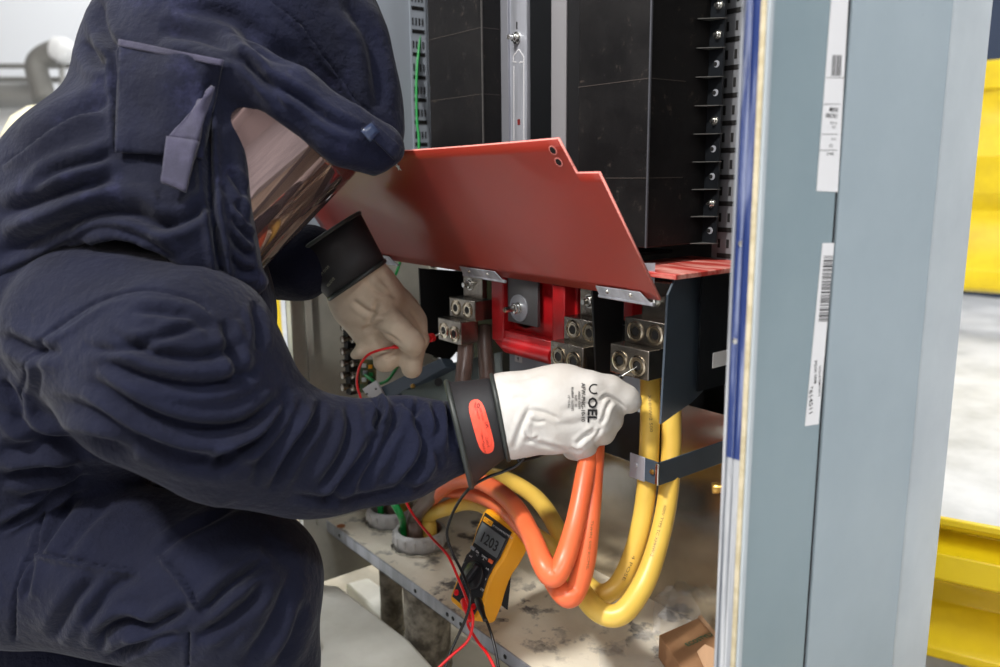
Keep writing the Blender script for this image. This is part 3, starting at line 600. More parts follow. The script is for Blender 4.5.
t = MB(); text_on(t, '1203', MH*.155, ML(.22,.71,.0036), mu, mv, (0,0,0), bold=.0003); t.build('reading', M['ink'], o)
b = MB(); b.prism([ML(u, v, .0025) for u, v in ((.10,.905),(.40,.905),(.40,.955),(.10,.955))], mn*.0006); o = b.build('badge', M['mygold'], mt)
t = MB(); text_on(t, 'FLUKE', MH*.045, ML(.13,.915,.0033), mu, mv, (0,0,0)); t.build('lettering', M['ink'], o)
t = MB(); text_on(t, '87 TRUE RMS MULTIMETER', MH*.028, ML(.43,.915,.0028), mu, mv, (0,0,0)); t.build('lettering', M['label'], mt)
for k, (u, m) in enumerate(((.14,'steel'),(.35,'mface'),(.56,'mface'),(.78,'ora'))):
    b = MB(); c = ML(u, .60, .003); b.obox(c, mu, mv, mn, (MW*.065, MH*.018, .0015)); o = b.build('button', M[m], mt, bevel=.0006)
    if m == 'mface':
        t = MB(); text_on(t, 'MIN' if k == 1 else 'RANGE', MH*.03, ML(u-.07, .59, .0047), mu, mv, (0,0,0)); t.build('lettering', M['label'], o)
c = ML(.46, .37, .0025); b = MB(); b.lathe(c, mn, [(MW*.30,0),(MW*.30,.0012),(MW*.28,.0025),(0,.0025)], 32); o = b.build('dial', M['blackw'], mt, smooth=True)
b = MB(); dd = (mu*.3+mv*.95).normalized(); b.obox(c+mn*.005, dd, mn.cross(dd), mn, (MW*.27, MW*.06, .004)); b.build('pointer', M['mface'], o, bevel=.0015)
t = MB()
for k, s_ in enumerate(('V', 'mV', 'Ω', 'A', 'mA', 'V', 'OFF')):
    a = math.radians(170-k*32); text_on(t, s_, MH*.036, c+mu*math.cos(a)*MW*.40+mv*math.sin(a)*MW*.40+mn*.0008-mu*.002, mu, mv, (0,0,0))
t.build('lettering', M['label'], mt)
jacks = []
for k, (u, m) in enumerate(((.2,'redw'),(.42,'mface'),(.62,'mface'),(.82,'redw'))):
    c = ML(u, .11, .0025); b = MB(); b.lathe(c, mn, [(.0042,0),(.0042,.0015),(.0026,.0015),(.0026,.0002)], 16); b.build('jack', M[m], mt, smooth=True); jacks.append(c)
b = MB(); b.prism([ML(.3,.75,-T_), ML(.7,.75,-T_), ML(.7,.1,-T_-.035), ML(.3,.1,-T_-.035)], mn*.002); b.build('tilt_stand', M['mface'], mt, bevel=.0008)
# ------------------------------------------------------------------ test leads
def lead(name, m, paths, plugs, label, probe):
    r = thing(name, tuple(jacks[2 if 'black' in name else 3]), label, 'test lead')
    for pts in paths:
        b = MB(); b.tube([q if isinstance(q, Vector) else P(*q) for q in pts], .0019, 10, sub=8); b.build('wire', m, r, smooth='all')
    for c, d in plugs:
        b = MB(); b.tube([c, c+d*.018, c+d*.020, c+d*.045], [.0052, .0052, .0042, .0026], 14); b.build('plug', m, r, smooth=True)
    a, e, tip = probe; d = (e-a).normalized()
    b = MB(); b.tube([a-d*.012, a, a+d*.010, e-d*.012, e-d*.011, e-d*.004, e-d*.0035, e], [.0025,.0045,.0048,.0050,.0068,.0068,.0045,.0032], 16); o = b.build('probe_handle', m, r, smooth=True)
    b = MB(); b.tube([e, e+(tip-e)*.5, tip], [.0013,.0011,.0004], 10); b.build('probe_tip', M['zinc'], o, smooth=True)
jr, jb = jacks[3], jacks[1]
jr = P(464, 601, 1.105); jb = P(478, 600, 1.075)
pd = (P(472,627,1.05)-jr).normalized()
LT = lugs[0].location; L3 = lugs[2].location
tipr = LT+V(-.045, -.001, -.019); tipb = L3+V(-.017, -.001, -.021)
lead('red_test_lead', M['redw'], [
  [(410,343.5,1.205),(400,346.5,1.180),(384,349,1.176),(368,355,1.182),(359,368,1.20),(357,385,1.23),(362,402,1.24),(372,440,1.25),(388,475,1.24),(402,495,1.22),(414,516,1.20),(432,538,1.16),(448,556,1.12),(458,578,1.09),(467,600,1.05),(473,618,1.03),(468,640,1.02),(452,655,1.01),(434,672,1.0)],
  [jr+pd*.04, (468,625,1.07),(478,642,1.04),(488,655,1.02),(498,675,1.0)]],
  [(jr, pd)], 'red test lead with its probe held against the left terminal lug', (P(398,346,1.195), P(434,337,1.268), tipr))
lead('black_test_lead', M['blackw'], [
  [P(596,395,.975),(585,420,.99),(565,440,.99),(545,453,.97),(530,459,.95),(519,461,.94),(521,455,.94),(527,451,.94),(524,458,.94),(516,466,.94),(502,472,.95),(486,478,.96),(470,488,.98),(458,503,1.02),(450,520,1.06),(447,535,1.08),(452,552,1.08),(461,570,1.065),(468,588,1.045),(470,602,1.035),(466,618,1.03),(456,640,1.02),(448,658,1.01),(444,678,1.0)],
  [jb+pd*.03, (484,615,1.05),(490,630,1.03),(495,648,1.015),(500,676,1.0)]],
  [(jb, pd)], 'black test lead running under the white glove to the right terminal lug', (P(596,392,.965), P(622,376,.955), tipb))
# ------------------------------------------------------------------ cardboard box and plastic
bx = thing('cardboard_box', tuple(onZ(690, 655, Z0)), 'small brown cardboard box with green print at the foot of the blue post', 'box')
zt = Z0+.036
qa, qb, qc, qd = onZ(659, 635, zt), onZ(701, 616.5, zt), onZ(740, 662, zt), onZ(698, 690, zt)
b = MB(); b.prism([qa, qb, qc, qd], (0,0,-.034)); b.build('carton', M['card'], bx, bevel=.0012)
b = MB(); b.prism([qa+(qb-qa)*.92+V(0,0,.0008), qb+V(0,0,.0008), qc+V(0,0,.0008), qd+(qc-qd)*.92+V(0,0,.0008)], (0,0,.0016)); b.build('lid_flap', M['cardin'], bx)
b = MB(); f0 = onZ(698, 650, zt+.004); b.prism([onZ(697,652,zt+.004), onZ(705,645,zt+.012), onZ(725,655,zt+.012), onZ(722,680,zt+.004), onZ(706,672,zt+.004)], (0,0,.0012)); b.build('open_flap', M['cardin'], bx)
t = MB(); g0 = onZ(688, 646.5, zt+.0008); ux = (onZ(718, 633, zt)-onZ(688, 646.5, zt)).normalized(); text_on(t, 'ECOSTYLX HML', .0105, g0, ux, AZ.cross(ux), (0,0,0), bold=.0002); t.build('lettering', M['greenink'], bx)
# crumpled clear bags
def crumple(name, quad, z, amp, label, seed, n=22):
    r = np.random.default_rng(seed); b = MB(); c = [onZ(x, y, z) for x, y in quad]; n = 9
    ks = [(r.normal(size=2)*5, r.uniform(0, 6.28)) for _ in range(9)]
    vs = []
    for i in range(n+1):
        for j in range(n+1):
            u, w = i/n, j/n; q = c[0]*(1-u)*(1-w)+c[1]*u*(1-w)+c[2]*u*w+c[3]*(1-u)*w
            hgt = sum(abs(math.sin(k[0]*u*2+k[1]*w*2+ph)) for k, ph in ks)/len(ks)
            e = min(1, 4*min(u, 1-u), 4*min(w, 1-w)); vs.append(q+V(r.normal()*.0008, r.normal()*.0008, amp*(hgt+r.normal()*.12)*(.15+.85*e)+.001))
    b.add(vs, [(i*(n+1)+j, (i+1)*(n+1)+j, (i+1)*(n+1)+j+1, i*(n+1)+j+1) for i in range(n) for j in range(n)])
    tag(b.build(name, M['poly'], solid=.0004), label, 'plastic bag')
crumple('plastic_bag', [(655,600),(700,600),(712,628),(652,640)], Z0+.001, .05, 'clear crumpled plastic bag standing behind the cardboard box', 3)
crumple('plastic_bag', [(600,650),(650,630),(668,668),(600,700)], Z0+.001, .012, 'clear flat plastic bag lying left of the cardboard box', 5)
# ------------------------------------------------------------------ background at the right: yellow guards
def guard(name, p0, p1, z0, z1, prof, label):
    d = (p1-p0).normalized(); n = d.cross(AZ)
    if n.dot(CC-p0) < 0: n = -n
    b = MB(); pts = []
    for t_, o_ in prof: pts.append(p0+n*o_+AZ*(z0+(z1-z0)*t_-p0.z))
    for t_, o_ in prof[::-1]: pts.append(p0+n*(o_-.012)+AZ*(z0+(z1-z0)*t_-p0.z))
    b.prism(pts, p1-p0); return tag(b.build(name, M['yguard'], bevel=.003), label, 'guard rail')
wv = [(0,0),(.04,.02),(.10,.02),(.16,.0),(.30,-.05),(.44,-.05),(.52,0),(.62,.05),(.78,.05),(.86,0),(.90,.01),(.905,.025),(.95,.03),(.955,.045),(1,.045)]
pA = P(880, 500, 1.32); pB = P(1120, 545, 1.16)
pA = V(pA.x, pA.y, 0); pB = V(pB.x, pB.y, 0)
zA = P(940, 506, 1.28).z
guard('yellow_guard_rail', pA, pB, .0, zA, wv, 'low yellow corrugated guard rail at the lower right behind the cabinet')
pC = P(880, 300, 4.2); pD = P(1100, 300, 3.6); pC = V(pC.x, pC.y, 0); pD = V(pD.x, pD.y, 0)
tp = P(985, 66, 3.9); bt = P(985, 292, 3.9)
guard('yellow_guard_rail', pC, pD, bt.z, tp.z, [(0,0),(.02,.03),(.10,.03),(.14,0),(.28,-.06),(.36,-.06),(.44,.02),(.60,.05),(.72,.0),(.82,-.02),(.88,0),(.885,.03),(1,.04)], 'tall yellow corrugated guard panel at the upper right behind the cabinet')
for (q0, lb) in ((pC+(pD-pC)*.02, 'yellow guard post hidden at the left end of the tall guard panel'),):
    pass
mq = P(1000, 30, 5.0)
mc = thing('machine', (mq.x, mq.y, 0), 'dark blue machine far behind the tall yellow guard at the right edge', 'machine')
b = MB(); b.box((mq.x-.6, mq.y-.3, 0), (mq.x+.8, mq.y+.05, 2.6)); b.build('body', mat('dark_blue_paint', (40,52,74), .5), mc, bevel=.01)
b = MB(); b.tube([V(mq.x-.3, mq.y-.35, 1.2), V(mq.x-.3, mq.y-.35, 2.6)], .05, 14); b.tube([V(mq.x-.1, mq.y-.33, 1.9), V(mq.x+.6, mq.y-.33, 2.0)], .04, 14); b.tube([V(mq.x-.3, mq.y-.33, 2.3), V(mq.x+.6, mq.y-.33, 2.35)], .03, 14); b.build('pipe', M['pipe'], mc, smooth=True)
# yellow post glimpsed left of the cabinet
yq = P(276, 350, 2.2)
tag(MB().lathe((yq.x, yq.y, 0), AZ, [(.02,0),(.02,.8),(.015,.81)], 24).build('yellow_post', M['yguard'], smooth=True), 'thin yellow post glimpsed between the worker and the cabinet', 'post')
# ------------------------------------------------------------------ background at the left: pipes on the wall
def pipe(name, pts, r, m, label, seg=20):
    b = MB(); b.tube([P(*p) for p in pts], r, seg, sub=4); return tag(b.build(name, m, smooth='all'), label, 'pipe')
DW = 6.5
pipe('wall_pipe', [(-120, 96, DW), (30, 96, DW), (42, 96, DW)], .10, M['pipe'], 'thick pale horizontal pipe along the far wall')
pipe('wall_pipe', [(-120, 66, DW+.2), (60, 66, DW+.2), (78, 66, DW+.2)], .022, M['pipe'], 'upper thin horizontal pipe on the far wall')
pipe('wall_pipe', [(-120, 79, DW+.2), (60, 80, DW+.2), (78, 81, DW+.2)], .025, M['pipe'], 'lower thin horizontal pipe on the far wall')
pipe('duct_elbow', [(45, 100, DW-.1), (41, 85, DW-.1), (37, 72, DW-.1), (38, 62, DW-.1), (46, 55, DW-.1), (58, 50, DW-.1)], .085, mat('dull_grey_duct', (128,126,120), .6, .2), 'grey segmented pipe elbow in front of the far wall')
tag(MB().lathe(P(63, 50, DW-.15), (P(70,52,DW)-P(50,46,DW)).normalized(), [(.03,-.09),(.085,-.07),(.10,0),(.085,.05),(.03,.08)], 24).build('white_pipe_end', M['pipewhite'], smooth=True), 'white insulated cap on the end of the grey pipe elbow', 'pipe cap')
pipe('wall_pipe', [(62, 60, DW), (62, 90, DW), (62, 130, DW)], .02, M['pipe'], 'thin vertical pipe beside the white cap')
q = P(-20, 112, DW+.3); b = MB(); b.obox(P(0, 118, DW+.3), CR, AZ, AZ.cross(CR), (1.5, .07, .05)); tag(b.build('wall_ledge', M['pipewhite']), 'white ledge along the far wall below the thick pipe', 'ledge')
# colleague behind, only a hat and shoulder sliver
# ------------------------------------------------------------------ smooth solid modelling: distance fields meshed with surface nets
def nets(field, lo, hi, h):
    lo = np.array(lo); n = np.ceil((np.array(hi)-lo)/h).astype(int)+1
    ax = [lo[i]+h*np.arange(n[i]) for i in range(3)]
    D = field(ax, n, h)
    s = D < 0
    c = np.zeros(tuple(n-1), np.int8)
    for i in (0,1):
        for j in (0,1):
            for k in (0,1): c += s[i:n[0]-1+i, j:n[1]-1+j, k:n[2]-1+k]
    act = np.argwhere((c > 0) & (c < 8)); idx = -np.ones(tuple(n-1), int); idx[tuple(act.T)] = np.arange(len(act))
    acc = np.zeros((len(act), 3)); cnt = np.zeros(len(act))
    cor = [(i,j,k) for i in (0,1) for j in (0,1) for k in (0,1)]
    for a in cor:
        for b in cor:
            if sum(abs(a[t]-b[t]) for t in range(3)) != 1 or a > b: continue
            da = D[tuple((act+a).T)]; db = D[tuple((act+b).T)]; m = (da < 0) != (db < 0)
            t = np.where(m, da/np.where(m, da-db, 1), 0)[:, None]
            p = np.array(a)*(1-t)+np.array(b)*t; acc += p*m[:, None]; cnt += m
    v = lo+h*(act+acc/cnt[:, None])
    F = []
    for d in range(3):
        o = [0,0,0]; o[d] = 1; e, f_ = [t for t in range(3) if t != d]
        sl0 = [slice(1, n[t]-1) for t in range(3)]; sl0[d] = slice(0, n[d]-1); sl1 = list(sl0); sl1[d] = slice(1, n[d])
        ch = np.argwhere(s[tuple(sl0)] != s[tuple(sl1)]); st = s[tuple(sl0)][tuple(ch.T)]
        base = ch+np.array([0 if t == d else 1 for t in range(3)])
        def at(de, df):
            q = base.copy(); q[:, e] -= de; q[:, f_] -= df; return idx[tuple(q.T)]
        q = np.stack([at(0,0), at(1,0), at(1,1), at(0,1)], 1)
        flip = st if d != 1 else ~st
        q[~flip] = q[~flip][:, ::-1]; F.append(q)
    return v, np.concatenate(F)
def smin(a, b, k):
    h = np.clip(.5+.5*(b-a)/k, 0, 1); return b*(1-h)+a*h-k*h*(1-h)
class Solid:
    def __init__(s): s.ops = []
    def cap(s, a, b, ra, rb, k=.02, sq=1.0, sub=False):          # tapered limb; sq<1 flattens it along the view depth
        s.ops.append(('cap', np.array(a), np.array(b), ra, rb, k, sq, sub)); return s
    def chain(s, pts, k=.02, sq=1.0):                            # pts: (x, y, depth, radius)
        for p, q in zip(pts, pts[1:]): s.cap(P(*p[:3]), P(*q[:3]), p[3], q[3], k, sq)
        return s
    def ell(s, c, r, k=.02, axes=None, sub=False): s.ops.append(('ell', np.array(c), np.array(r), k, axes, sub)); return s
    def cut(s, poly, keep=False, d0=0, d1=99, k=.006, soft=True):           # remove (or keep) what lies in a pixel outline between two depths
        s.ops.append(('cut', poly, keep, d0, d1, k)); return s
    def field(s, ax, n, h):
        D = np.full(tuple(n), .08, np.float32); C_ = np.array(CC); f, r, u = np.array(CF), np.array(CR), np.array(CU)
        for op in s.ops:
            if op[0] == 'grp': D = smin(D, op[1].field(ax, n, h), op[2])
            elif op[0] in ('cap', 'ell'):
                if op[0] == 'cap': _, a, b, ra, rb, k, sq, sub = op; R = max(ra, rb); lo_, hi_ = np.minimum(a, b)-R-k-.02, np.maximum(a, b)+R+k+.02
                else: _, c, rad, k, axes, sub = op; R = max(rad); lo_, hi_ = c-R-k-.02, c+R+k+.02
                sl = tuple(slice(max(0, int((lo_[i]-ax[i][0])/h)), min(int(n[i]), int((hi_[i]-ax[i][0])/h)+2)) for i in range(3))
                if any(q.stop <= q.start for q in sl): continue
                X, Y, Z = np.meshgrid(*[ax[i][sl[i]] for i in range(3)], indexing='ij'); Q = np.stack([X, Y, Z], -1)
                if op[0] == 'cap':
                    ab = b-a; L2 = max(ab@ab, 1e-9); t = np.clip(((Q-a)@ab)/L2, 0, 1); d = Q-(a+t[..., None]*ab)
                    if sq != 1: df = d@f; d = d+f*((df/sq-df)[..., None])
                    v = np.sqrt((d*d).sum(-1))-(ra+(rb-ra)*t)
                    if sq < 1: v = v*(.5+.5*sq)
                else:
                    d = Q-c; A = np.array(axes) if axes is not None else np.array([r, u, f]); e = (d@A.T)/rad
                    l = np.sqrt((e*e).sum(-1)); v = (l-1)*min(rad)*.5+(l-1)*np.mean(rad)*.5
                D[sl] = smin(D[sl], v, k) if not sub else -smin(-D[sl], v, k)
            else:
                _, poly, keep, d0, d1, k = op
                X, Y, Z = np.meshgrid(*ax, indexing='ij'); qx, qy, qz = X-C_[0], Y-C_[1], Z-C_[2]
                dep = qx*f[0]+qy*f[1]+qz*f[2]; dep = np.maximum(dep, .05)
                px = 500+FPX*(qx*r[0]+qy*r[1]+qz*r[2])/dep; py = 333.5-FPX*(qx*u[0]+qy*u[1]+qz*u[2])/dep
                best = np.full(px.shape, 1e9); ins = np.zeros(px.shape, bool); m = len(poly)
                for i in range(m):
                    (x0, y0), (x1, y1) = poly[i], poly[(i+1) % m]; dx, dy = x1-x0, y1-y0
                    t = np.clip(((px-x0)*dx+(py-y0)*dy)/(dx*dx+dy*dy), 0, 1); best = np.minimum(best, (px-x0-t*dx)**2+(py-y0-t*dy)**2)
                    cr_ = ((y0 > py) != (y1 > py)) & (px < (x1-x0)*(py-y0)/((y1-y0) or 1e-9)+x0); ins ^= cr_
                sd = np.where(ins, -1, 1)*np.sqrt(best)*dep/FPX
                if not keep: sd = np.maximum(sd, np.maximum(d0-dep, dep-d1)); D = -smin(-D, sd, k)
                else: D = -smin(-D, -sd, k)
        return D
def mesh_obj(name, v, F, m, parent, h=None):
    root = parent
    while root is not None and root.parent is not None: root = root.parent
    off = np.array(root.location) if root is not None else np.zeros(3)
    me = bpy.data.meshes.new(name); me.from_pydata((v-off).tolist(), [], F.tolist()); me.materials.append(m)
    for q in me.polygons: q.use_smooth = True
    o = bpy.data.objects.new(name, me); COL.objects.link(o); o.parent = parent; return o
def subdivide(v, F):                                    # one level, smoothed, through a modifier
    me = bpy.data.meshes.new('tmp'); me.from_pydata(v.tolist(), [], F.tolist()); o = bpy.data.objects.new('tmp', me); COL.objects.link(o)
    md = o.modifiers.new('s', 'SUBSURF'); md.levels = 1; dg = bpy.context.evaluated_depsgraph_get(); e = o.evaluated_get(dg); em = e.to_mesh()
    vv = np.empty(len(em.vertices)*3); em.vertices.foreach_get('co', vv); ff = np.empty(len(em.polygons)*4, int); em.loops.foreach_get('vertex_index', ff)
    vv = vv.reshape(-1, 3).copy(); ff = ff.reshape(-1, 4).copy(); e.to_mesh_clear(); bpy.data.objects.remove(o); bpy.data.meshes.remove(me); return vv, ff
def normals(v, F):
    a = np.cross(v[F[:, 2]]-v[F[:, 0]], v[F[:, 3]]-v[F[:, 1]]); N = np.zeros_like(v)
    for i in range(4): np.add.at(N, F[:, i], a)
    return N/(np.linalg.norm(N, axis=1)[:, None]+1e-12)
def relax(v, F, n=2, lam=.5):
    e = np.concatenate([F[:, [i, (i+1) % 4]] for i in range(4)]); 
    for _ in range(n):
        S = np.zeros_like(v); c = np.zeros(len(v)); np.add.at(S, e[:, 0], v[e[:, 1]]); np.add.at(c, e[:, 0], 1); v = v*(1-lam)+lam*S/np.maximum(c, 1)[:, None]
    return v
def topx(v):
    q = v-np.array(CC); d = q@np.array(CF); return 500+FPX*(q@np.array(CR))/d, 333.5-FPX*(q@np.array(CU))/d, d
def folds(v, F, strokes, seams=(), wob=0, wscale=30):
    N = normals(v, F); px, py, dep = topx(v); view = v-np.array(CC); view /= np.linalg.norm(view, axis=1)[:, None]
    face = np.clip(-(N*view).sum(1)*3, 0, 1)
    disp = np.zeros(len(v))
    if wob:
        r = np.random.default_rng(7)
        for i in range(14):
            k = r.normal(size=3); k /= np.linalg.norm(k); disp += wob*np.sin((v@k)*wscale*r.uniform(.6, 2.2)+r.uniform(0, 6.28)+1.5*np.sin(v@r.normal(size=3)*9))*r.uniform(.2, .5)
    for st in strokes:
        pts, w, amp = st[0], st[1], st[2]; kind = st[3] if len(st) > 3 else 'crease'
        P_ = [Vector((x, y, 0)) for x, y in pts]
        if len(P_) > 2: P_, _ = spline(P_, [0]*len(P_), 6)
        pts = [(q.x, q.y) for q in P_]; L = [0]
        for (x0, y0), (x1, y1) in zip(pts, pts[1:]): L.append(L[-1]+math.hypot(x1-x0, y1-y0))
        xs = [q[0] for q in pts]; ys = [q[1] for q in pts]; R = w*4
        m = np.where((px > min(xs)-R) & (px < max(xs)+R) & (py > min(ys)-R) & (py < max(ys)+R) & (face > 0))[0]
        if not len(m): continue
        best = np.full(len(m), 1e9); sgn = np.zeros(len(m)); tt = np.zeros(len(m)); X = px[m]; Y = py[m]
        for i in range(len(pts)-1):
            (x0, y0), (x1, y1) = pts[i], pts[i+1]; dx, dy = x1-x0, y1-y0; l2 = dx*dx+dy*dy+1e-9
            t = np.clip(((X-x0)*dx+(Y-y0)*dy)/l2, 0, 1); d = (X-x0-t*dx)**2+(Y-y0-t*dy)**2; u = d < best
            best = np.where(u, d, best); sgn = np.where(u, np.sign(dx*(Y-y0)-dy*(X-x0)), sgn); tt = np.where(u, (L[i]+t*(L[i+1]-L[i]))/L[-1], tt)
        d = np.sqrt(best)/w*sgn; tap = np.clip(np.minimum(tt, 1-tt)*5, 0, 1)**.7
        if kind == 'crease': g = -np.exp(-d*d*1.6)+.55*np.exp(-(np.abs(d)-1.9)**2)
        elif kind == 'ridge': g = np.exp(-d*d)
        elif kind == 'step': g = np.where(d > 0, np.exp(-d*d*.35), -.9*np.exp(-d*d*2.2)*1); g = np.where(d > 0, g*np.clip(d*3, 0, 1), g)
        elif kind == 'seam': g = -np.exp(-d*d*3); tap = np.clip(np.minimum(tt, 1-tt)*20, 0, 1)
        disp[m] += amp*g*tap*face[m]
    return v+N*disp[:, None]
def solid_obj(sol, lo, hi, h, name, m, parent, strokes=(), sub=True, rel=2, wob=0, wscale=30, fs=1.0):
    v, F = nets(sol.field, lo, hi, h); v = relax(v, F, rel)
    if sub: v, F = subdivide(v, F)
    v = folds(v, F, [(q[0], q[1], q[2]*fs)+tuple(q[3:]) for q in strokes], wob=wob, wscale=wscale); return mesh_obj(name, v, F, m, parent), v, F
def bvh(v, F): return BVHTree.FromPolygons(v.tolist(), F.tolist())
def patch(name, bv, quad, nu, nv, off, thick, m, parent, bulge=0, outline=None, rag=0):     # cloth piece lying on a surface
    b = MB(); g = []
    for i in range(nu+1):
        for j in range(nv+1):
            u, w = i/nu, j/nv; a = [Vector(q+(0,)) for q in quad]; q = a[0]*(1-u)*(1-w)+a[1]*u*(1-w)+a[2]*u*w+a[3]*(1-u)*w
            r = ray(q.x, q.y).normalized(); hit = bv.ray_cast(CC, r)
            g.append((hit[0], hit[1], r) if hit[0] is not None else None)
    ds = [(x[0]-CC).length for x in g if x]; md = sum(ds)/len(ds)
    def dep(i, j):
        x = g[i*(nv+1)+j]; return (x[0]-CC).length if x else md
    D = [[dep(i, j) for j in range(nv+1)] for i in range(nu+1)]
    for _ in range(3):
        D = [[(D[i][j]*2+D[max(i-1,0)][j]+D[min(i+1,nu)][j]+D[i][max(j-1,0)]+D[i][min(j+1,nv)])/6 for j in range(nv+1)] for i in range(nu+1)]
    vs = []
    for i in range(nu+1):
        for j in range(nv+1):
            u, w = i/nu, j/nv; a = [Vector(q+(0,)) for q in quad]; q = a[0]*(1-u)*(1-w)+a[1]*u*(1-w)+a[2]*u*w+a[3]*(1-u)*w
            r = ray(q.x, q.y).normalized(); vs.append(CC+r*(D[i][j]-off-bulge*math.sin(math.pi*u)*math.sin(math.pi*w)-rag*math.sin(7*u+5*w)*math.sin(4*w-3*u)))
    b.add(vs, [(i*(nv+1)+j, (i+1)*(nv+1)+j, (i+1)*(nv+1)+j+1, i*(nv+1)+j+1) for i in range(nu) for j in range(nv)])
    o = b.build(name, m, parent, smooth='all', solid=thick); return o
def letters(name, bv, items, m, parent, off=.0012):        # (text, x, y, direction px, height px, bold)
    mb = MB()
    for (txt, x, y, ux, size, bold) in items:
        v, f = text_mesh(txt, 1, bold); l = math.hypot(*ux[:2]); ux0 = (ux[0]/l, ux[1]/l); st = ux[2] if len(ux) > 2 else 1.0; out = []; ok = True
        for a, b_, _ in v:
            qx = x+ux0[0]*a*size*1.35*st+ux0[1]*b_*size*1.35; qy = y+ux0[1]*a*size*1.35*st-ux0[0]*b_*size*1.35
            r = ray(qx, qy).normalized(); h = bv.ray_cast(CC, r)
            if h[0] is None: ok = False; break
            out.append(h[0]-r*off)
        if ok: mb.add(out, f)
    if mb.v: return mb.build(name, m, parent)
# ------------------------------------------------------------------ the worker
M['suit'] = mat('navy_arc_suit', (9,12,29), .88, 0, (14,18,38), 9, (.4,.7), bump=.55, bscale=75, sheen=.05, spec=.22, c3=(30,32,52), scale3=40, mix3=(.68,.85), bdist=.006)
M['hood'] = mat('navy_hood_cloth', (8,11,28), .88, 0, (15,19,41), 8, (.4,.7), bump=.55, bscale=70, sheen=.06, spec=.22, c3=(42,43,70), scale3=16, mix3=(.58,.82), bdist=.006)
M['hoodtrim'] = mat('faded_navy_trim', (46,45,60), .85, 0, (60,58,76), 30, bump=.4, bscale=700, sheen=.1, spec=.25)
M['visor'] = mat('tinted_visor', (120,100,98), .05, .75, coat=.6)
M['leather'] = mat('white_leather', (192,190,186), .62, 0, (182,178,172), 20, bump=.25, bscale=260, c3=(168,160,148), scale3=12, mix3=(.66,.8), bdist=.001)
M['leather_shaded'] = mat('shaded_white_leather', (200,184,162), .65, 0, (182,164,142), 16, bump=.3, bscale=220, bdist=.001)  # near glove's leather again, browner: its shade is put into the colour
M['rubber'] = mat('black_rubber', (34,34,36), .55, 0, bump=.08, bscale=300)
M['rubberrim'] = mat('rubber_rim', (44,48,46), .45)
M['orlabel'] = mat('orange_red_label', (240,84,62), .45)
M['skin'] = mat('skin', (200,160,140), .6)
wk = thing('person', tuple(V(P(120, 600, .95).x, P(120, 600, .95).y, 0)), 'crouching person in a navy arc flash suit and hooded visor holding two test probes', 'person')
S = Solid()
# torso, hips, far shoulder and arm
S.chain([(-60, 520, 1.02, .150), (20, 430, 1.02, .150), (110, 340, 1.0, .150), (165, 300, 1.0, .125)], k=.06)
S.chain([(165, 300, 1.02, .11), (222, 325, 1.04, .055)], k=.05)
S.chain([(-10, 355, .98, .10), (65, 280, .97, .090), (150, 240, 1.0, .10)], k=.06)
S.chain([(170, 180, 1.0, .05), (215, 120, .98, .075)], k=.03)                                      # neck and head inside the hood
S.ell(P(225, 105, .98), (.075, .10, .09), .02)
S.chain([(170, 250, 1.10, .085), (225, 262, 1.20, .066), (300, 262, 1.17, .050), (312, 258, 1.165, .040)], k=.03)      # far arm
# near arm
ARM = Solid(); ARM.chain([(105, 330, .88, .098), (180, 372, .835, .105), (235, 428, .845, .077)], k=.03)
ARM.chain([(228, 424, .85, .075), (300, 455, .88, .058), (330, 456, .895, .0545), (400, 449, .925, .0515), (455, 439, .95, .043)], k=.035)
S.ops.append(('grp', ARM, .010))
LEG = Solid()
S.chain([(20, 470, 1.06, .12), (120, 470, 1.12, .10), (190, 470, 1.16, .07)], k=.03)
# legs
LEG.chain([(-90, 560, 1.0, .11), (20, 563, .98, .092), (120, 570, .96, .094), (215, 588, .955, .100), (232, 594, .955, .100)], k=.03)
LEG.chain([(236, 592, .965, .096), (246, 660, .98, .083), (250, 760, .98, .066), (240, 850, 1.0, .05)], k=.03)
LEG.chain([(-90, 560, 1.2, .10), (60, 640, 1.22, .085), (190, 730, 1.22, .075)], k=.03)
S.ops.append(('grp', LEG, .006))
sl = []
C_ = lambda pts, w, a, k='crease': sl.append((pts, w, a, k))
# upper sleeve arcs
C_([(22,412),(24,372),(42,342),(68,317),(98,298),(132,289),(160,290),(198,300),(215,320)], 2.4, .004, 'seam')
C_([(28,405),(32,375),(50,345),(75,325),(104,306),(135,298)], 3.2, .0022, 'ridge')
C_([(110,335),(150,352),(190,358),(225,352),(246,342)], 6, .006)
C_([(100,360),(150,378),(200,386),(240,378),(262,362)], 6, .007)
C_([(90,380),(140,410),(195,428),(245,425),(280,400),(286,385)], 7, .009)
C_([(80,345),(120,350),(160,338),(200,326),(218,330)], 5, .004)
C_([(130,310),(165,312),(195,318),(214,330)], 5, .004)
C_([(50,400),(100,415),(150,440),(200,458),(260,462)], 8, .006)
C_([(40,345),(38,375),(34,400)], 5, .003)
C_([(218,465),(240,450),(262,438),(282,415),(290,400)], 5, .010)
C_([(215,470),(225,452),(246,444)], 4, .005)
# forearm folds
C_([(300,402),(285,430),(262,462),(255,485)], 6, .005)
C_([(322,400),(312,425),(290,455),(270,490)], 5, .007)
C_([(345,405),(350,425),(342,455),(318,490)], 5, .006)
C_([(372,400),(380,412),(376,425),(380,430)], 3.5, .010)
C_([(380,430),(365,455),(345,480),(325,505)], 5, .007)
C_([(398,402),(392,428),(378,455),(355,490)], 5, .006)
C_([(415,402),(418,420),(426,440),(420,465),(396,490)], 5, .009)
C_([(432,402),(436,425),(434,445),(440,470)], 4, .005)
C_([(404,402),(410,412),(420,408)], 3.5, .006)
C_([(448,402),(450,425),(452,450)], 4, .005)
C_([(290,495),(340,500),(400,490),(440,482)], 5, .004)
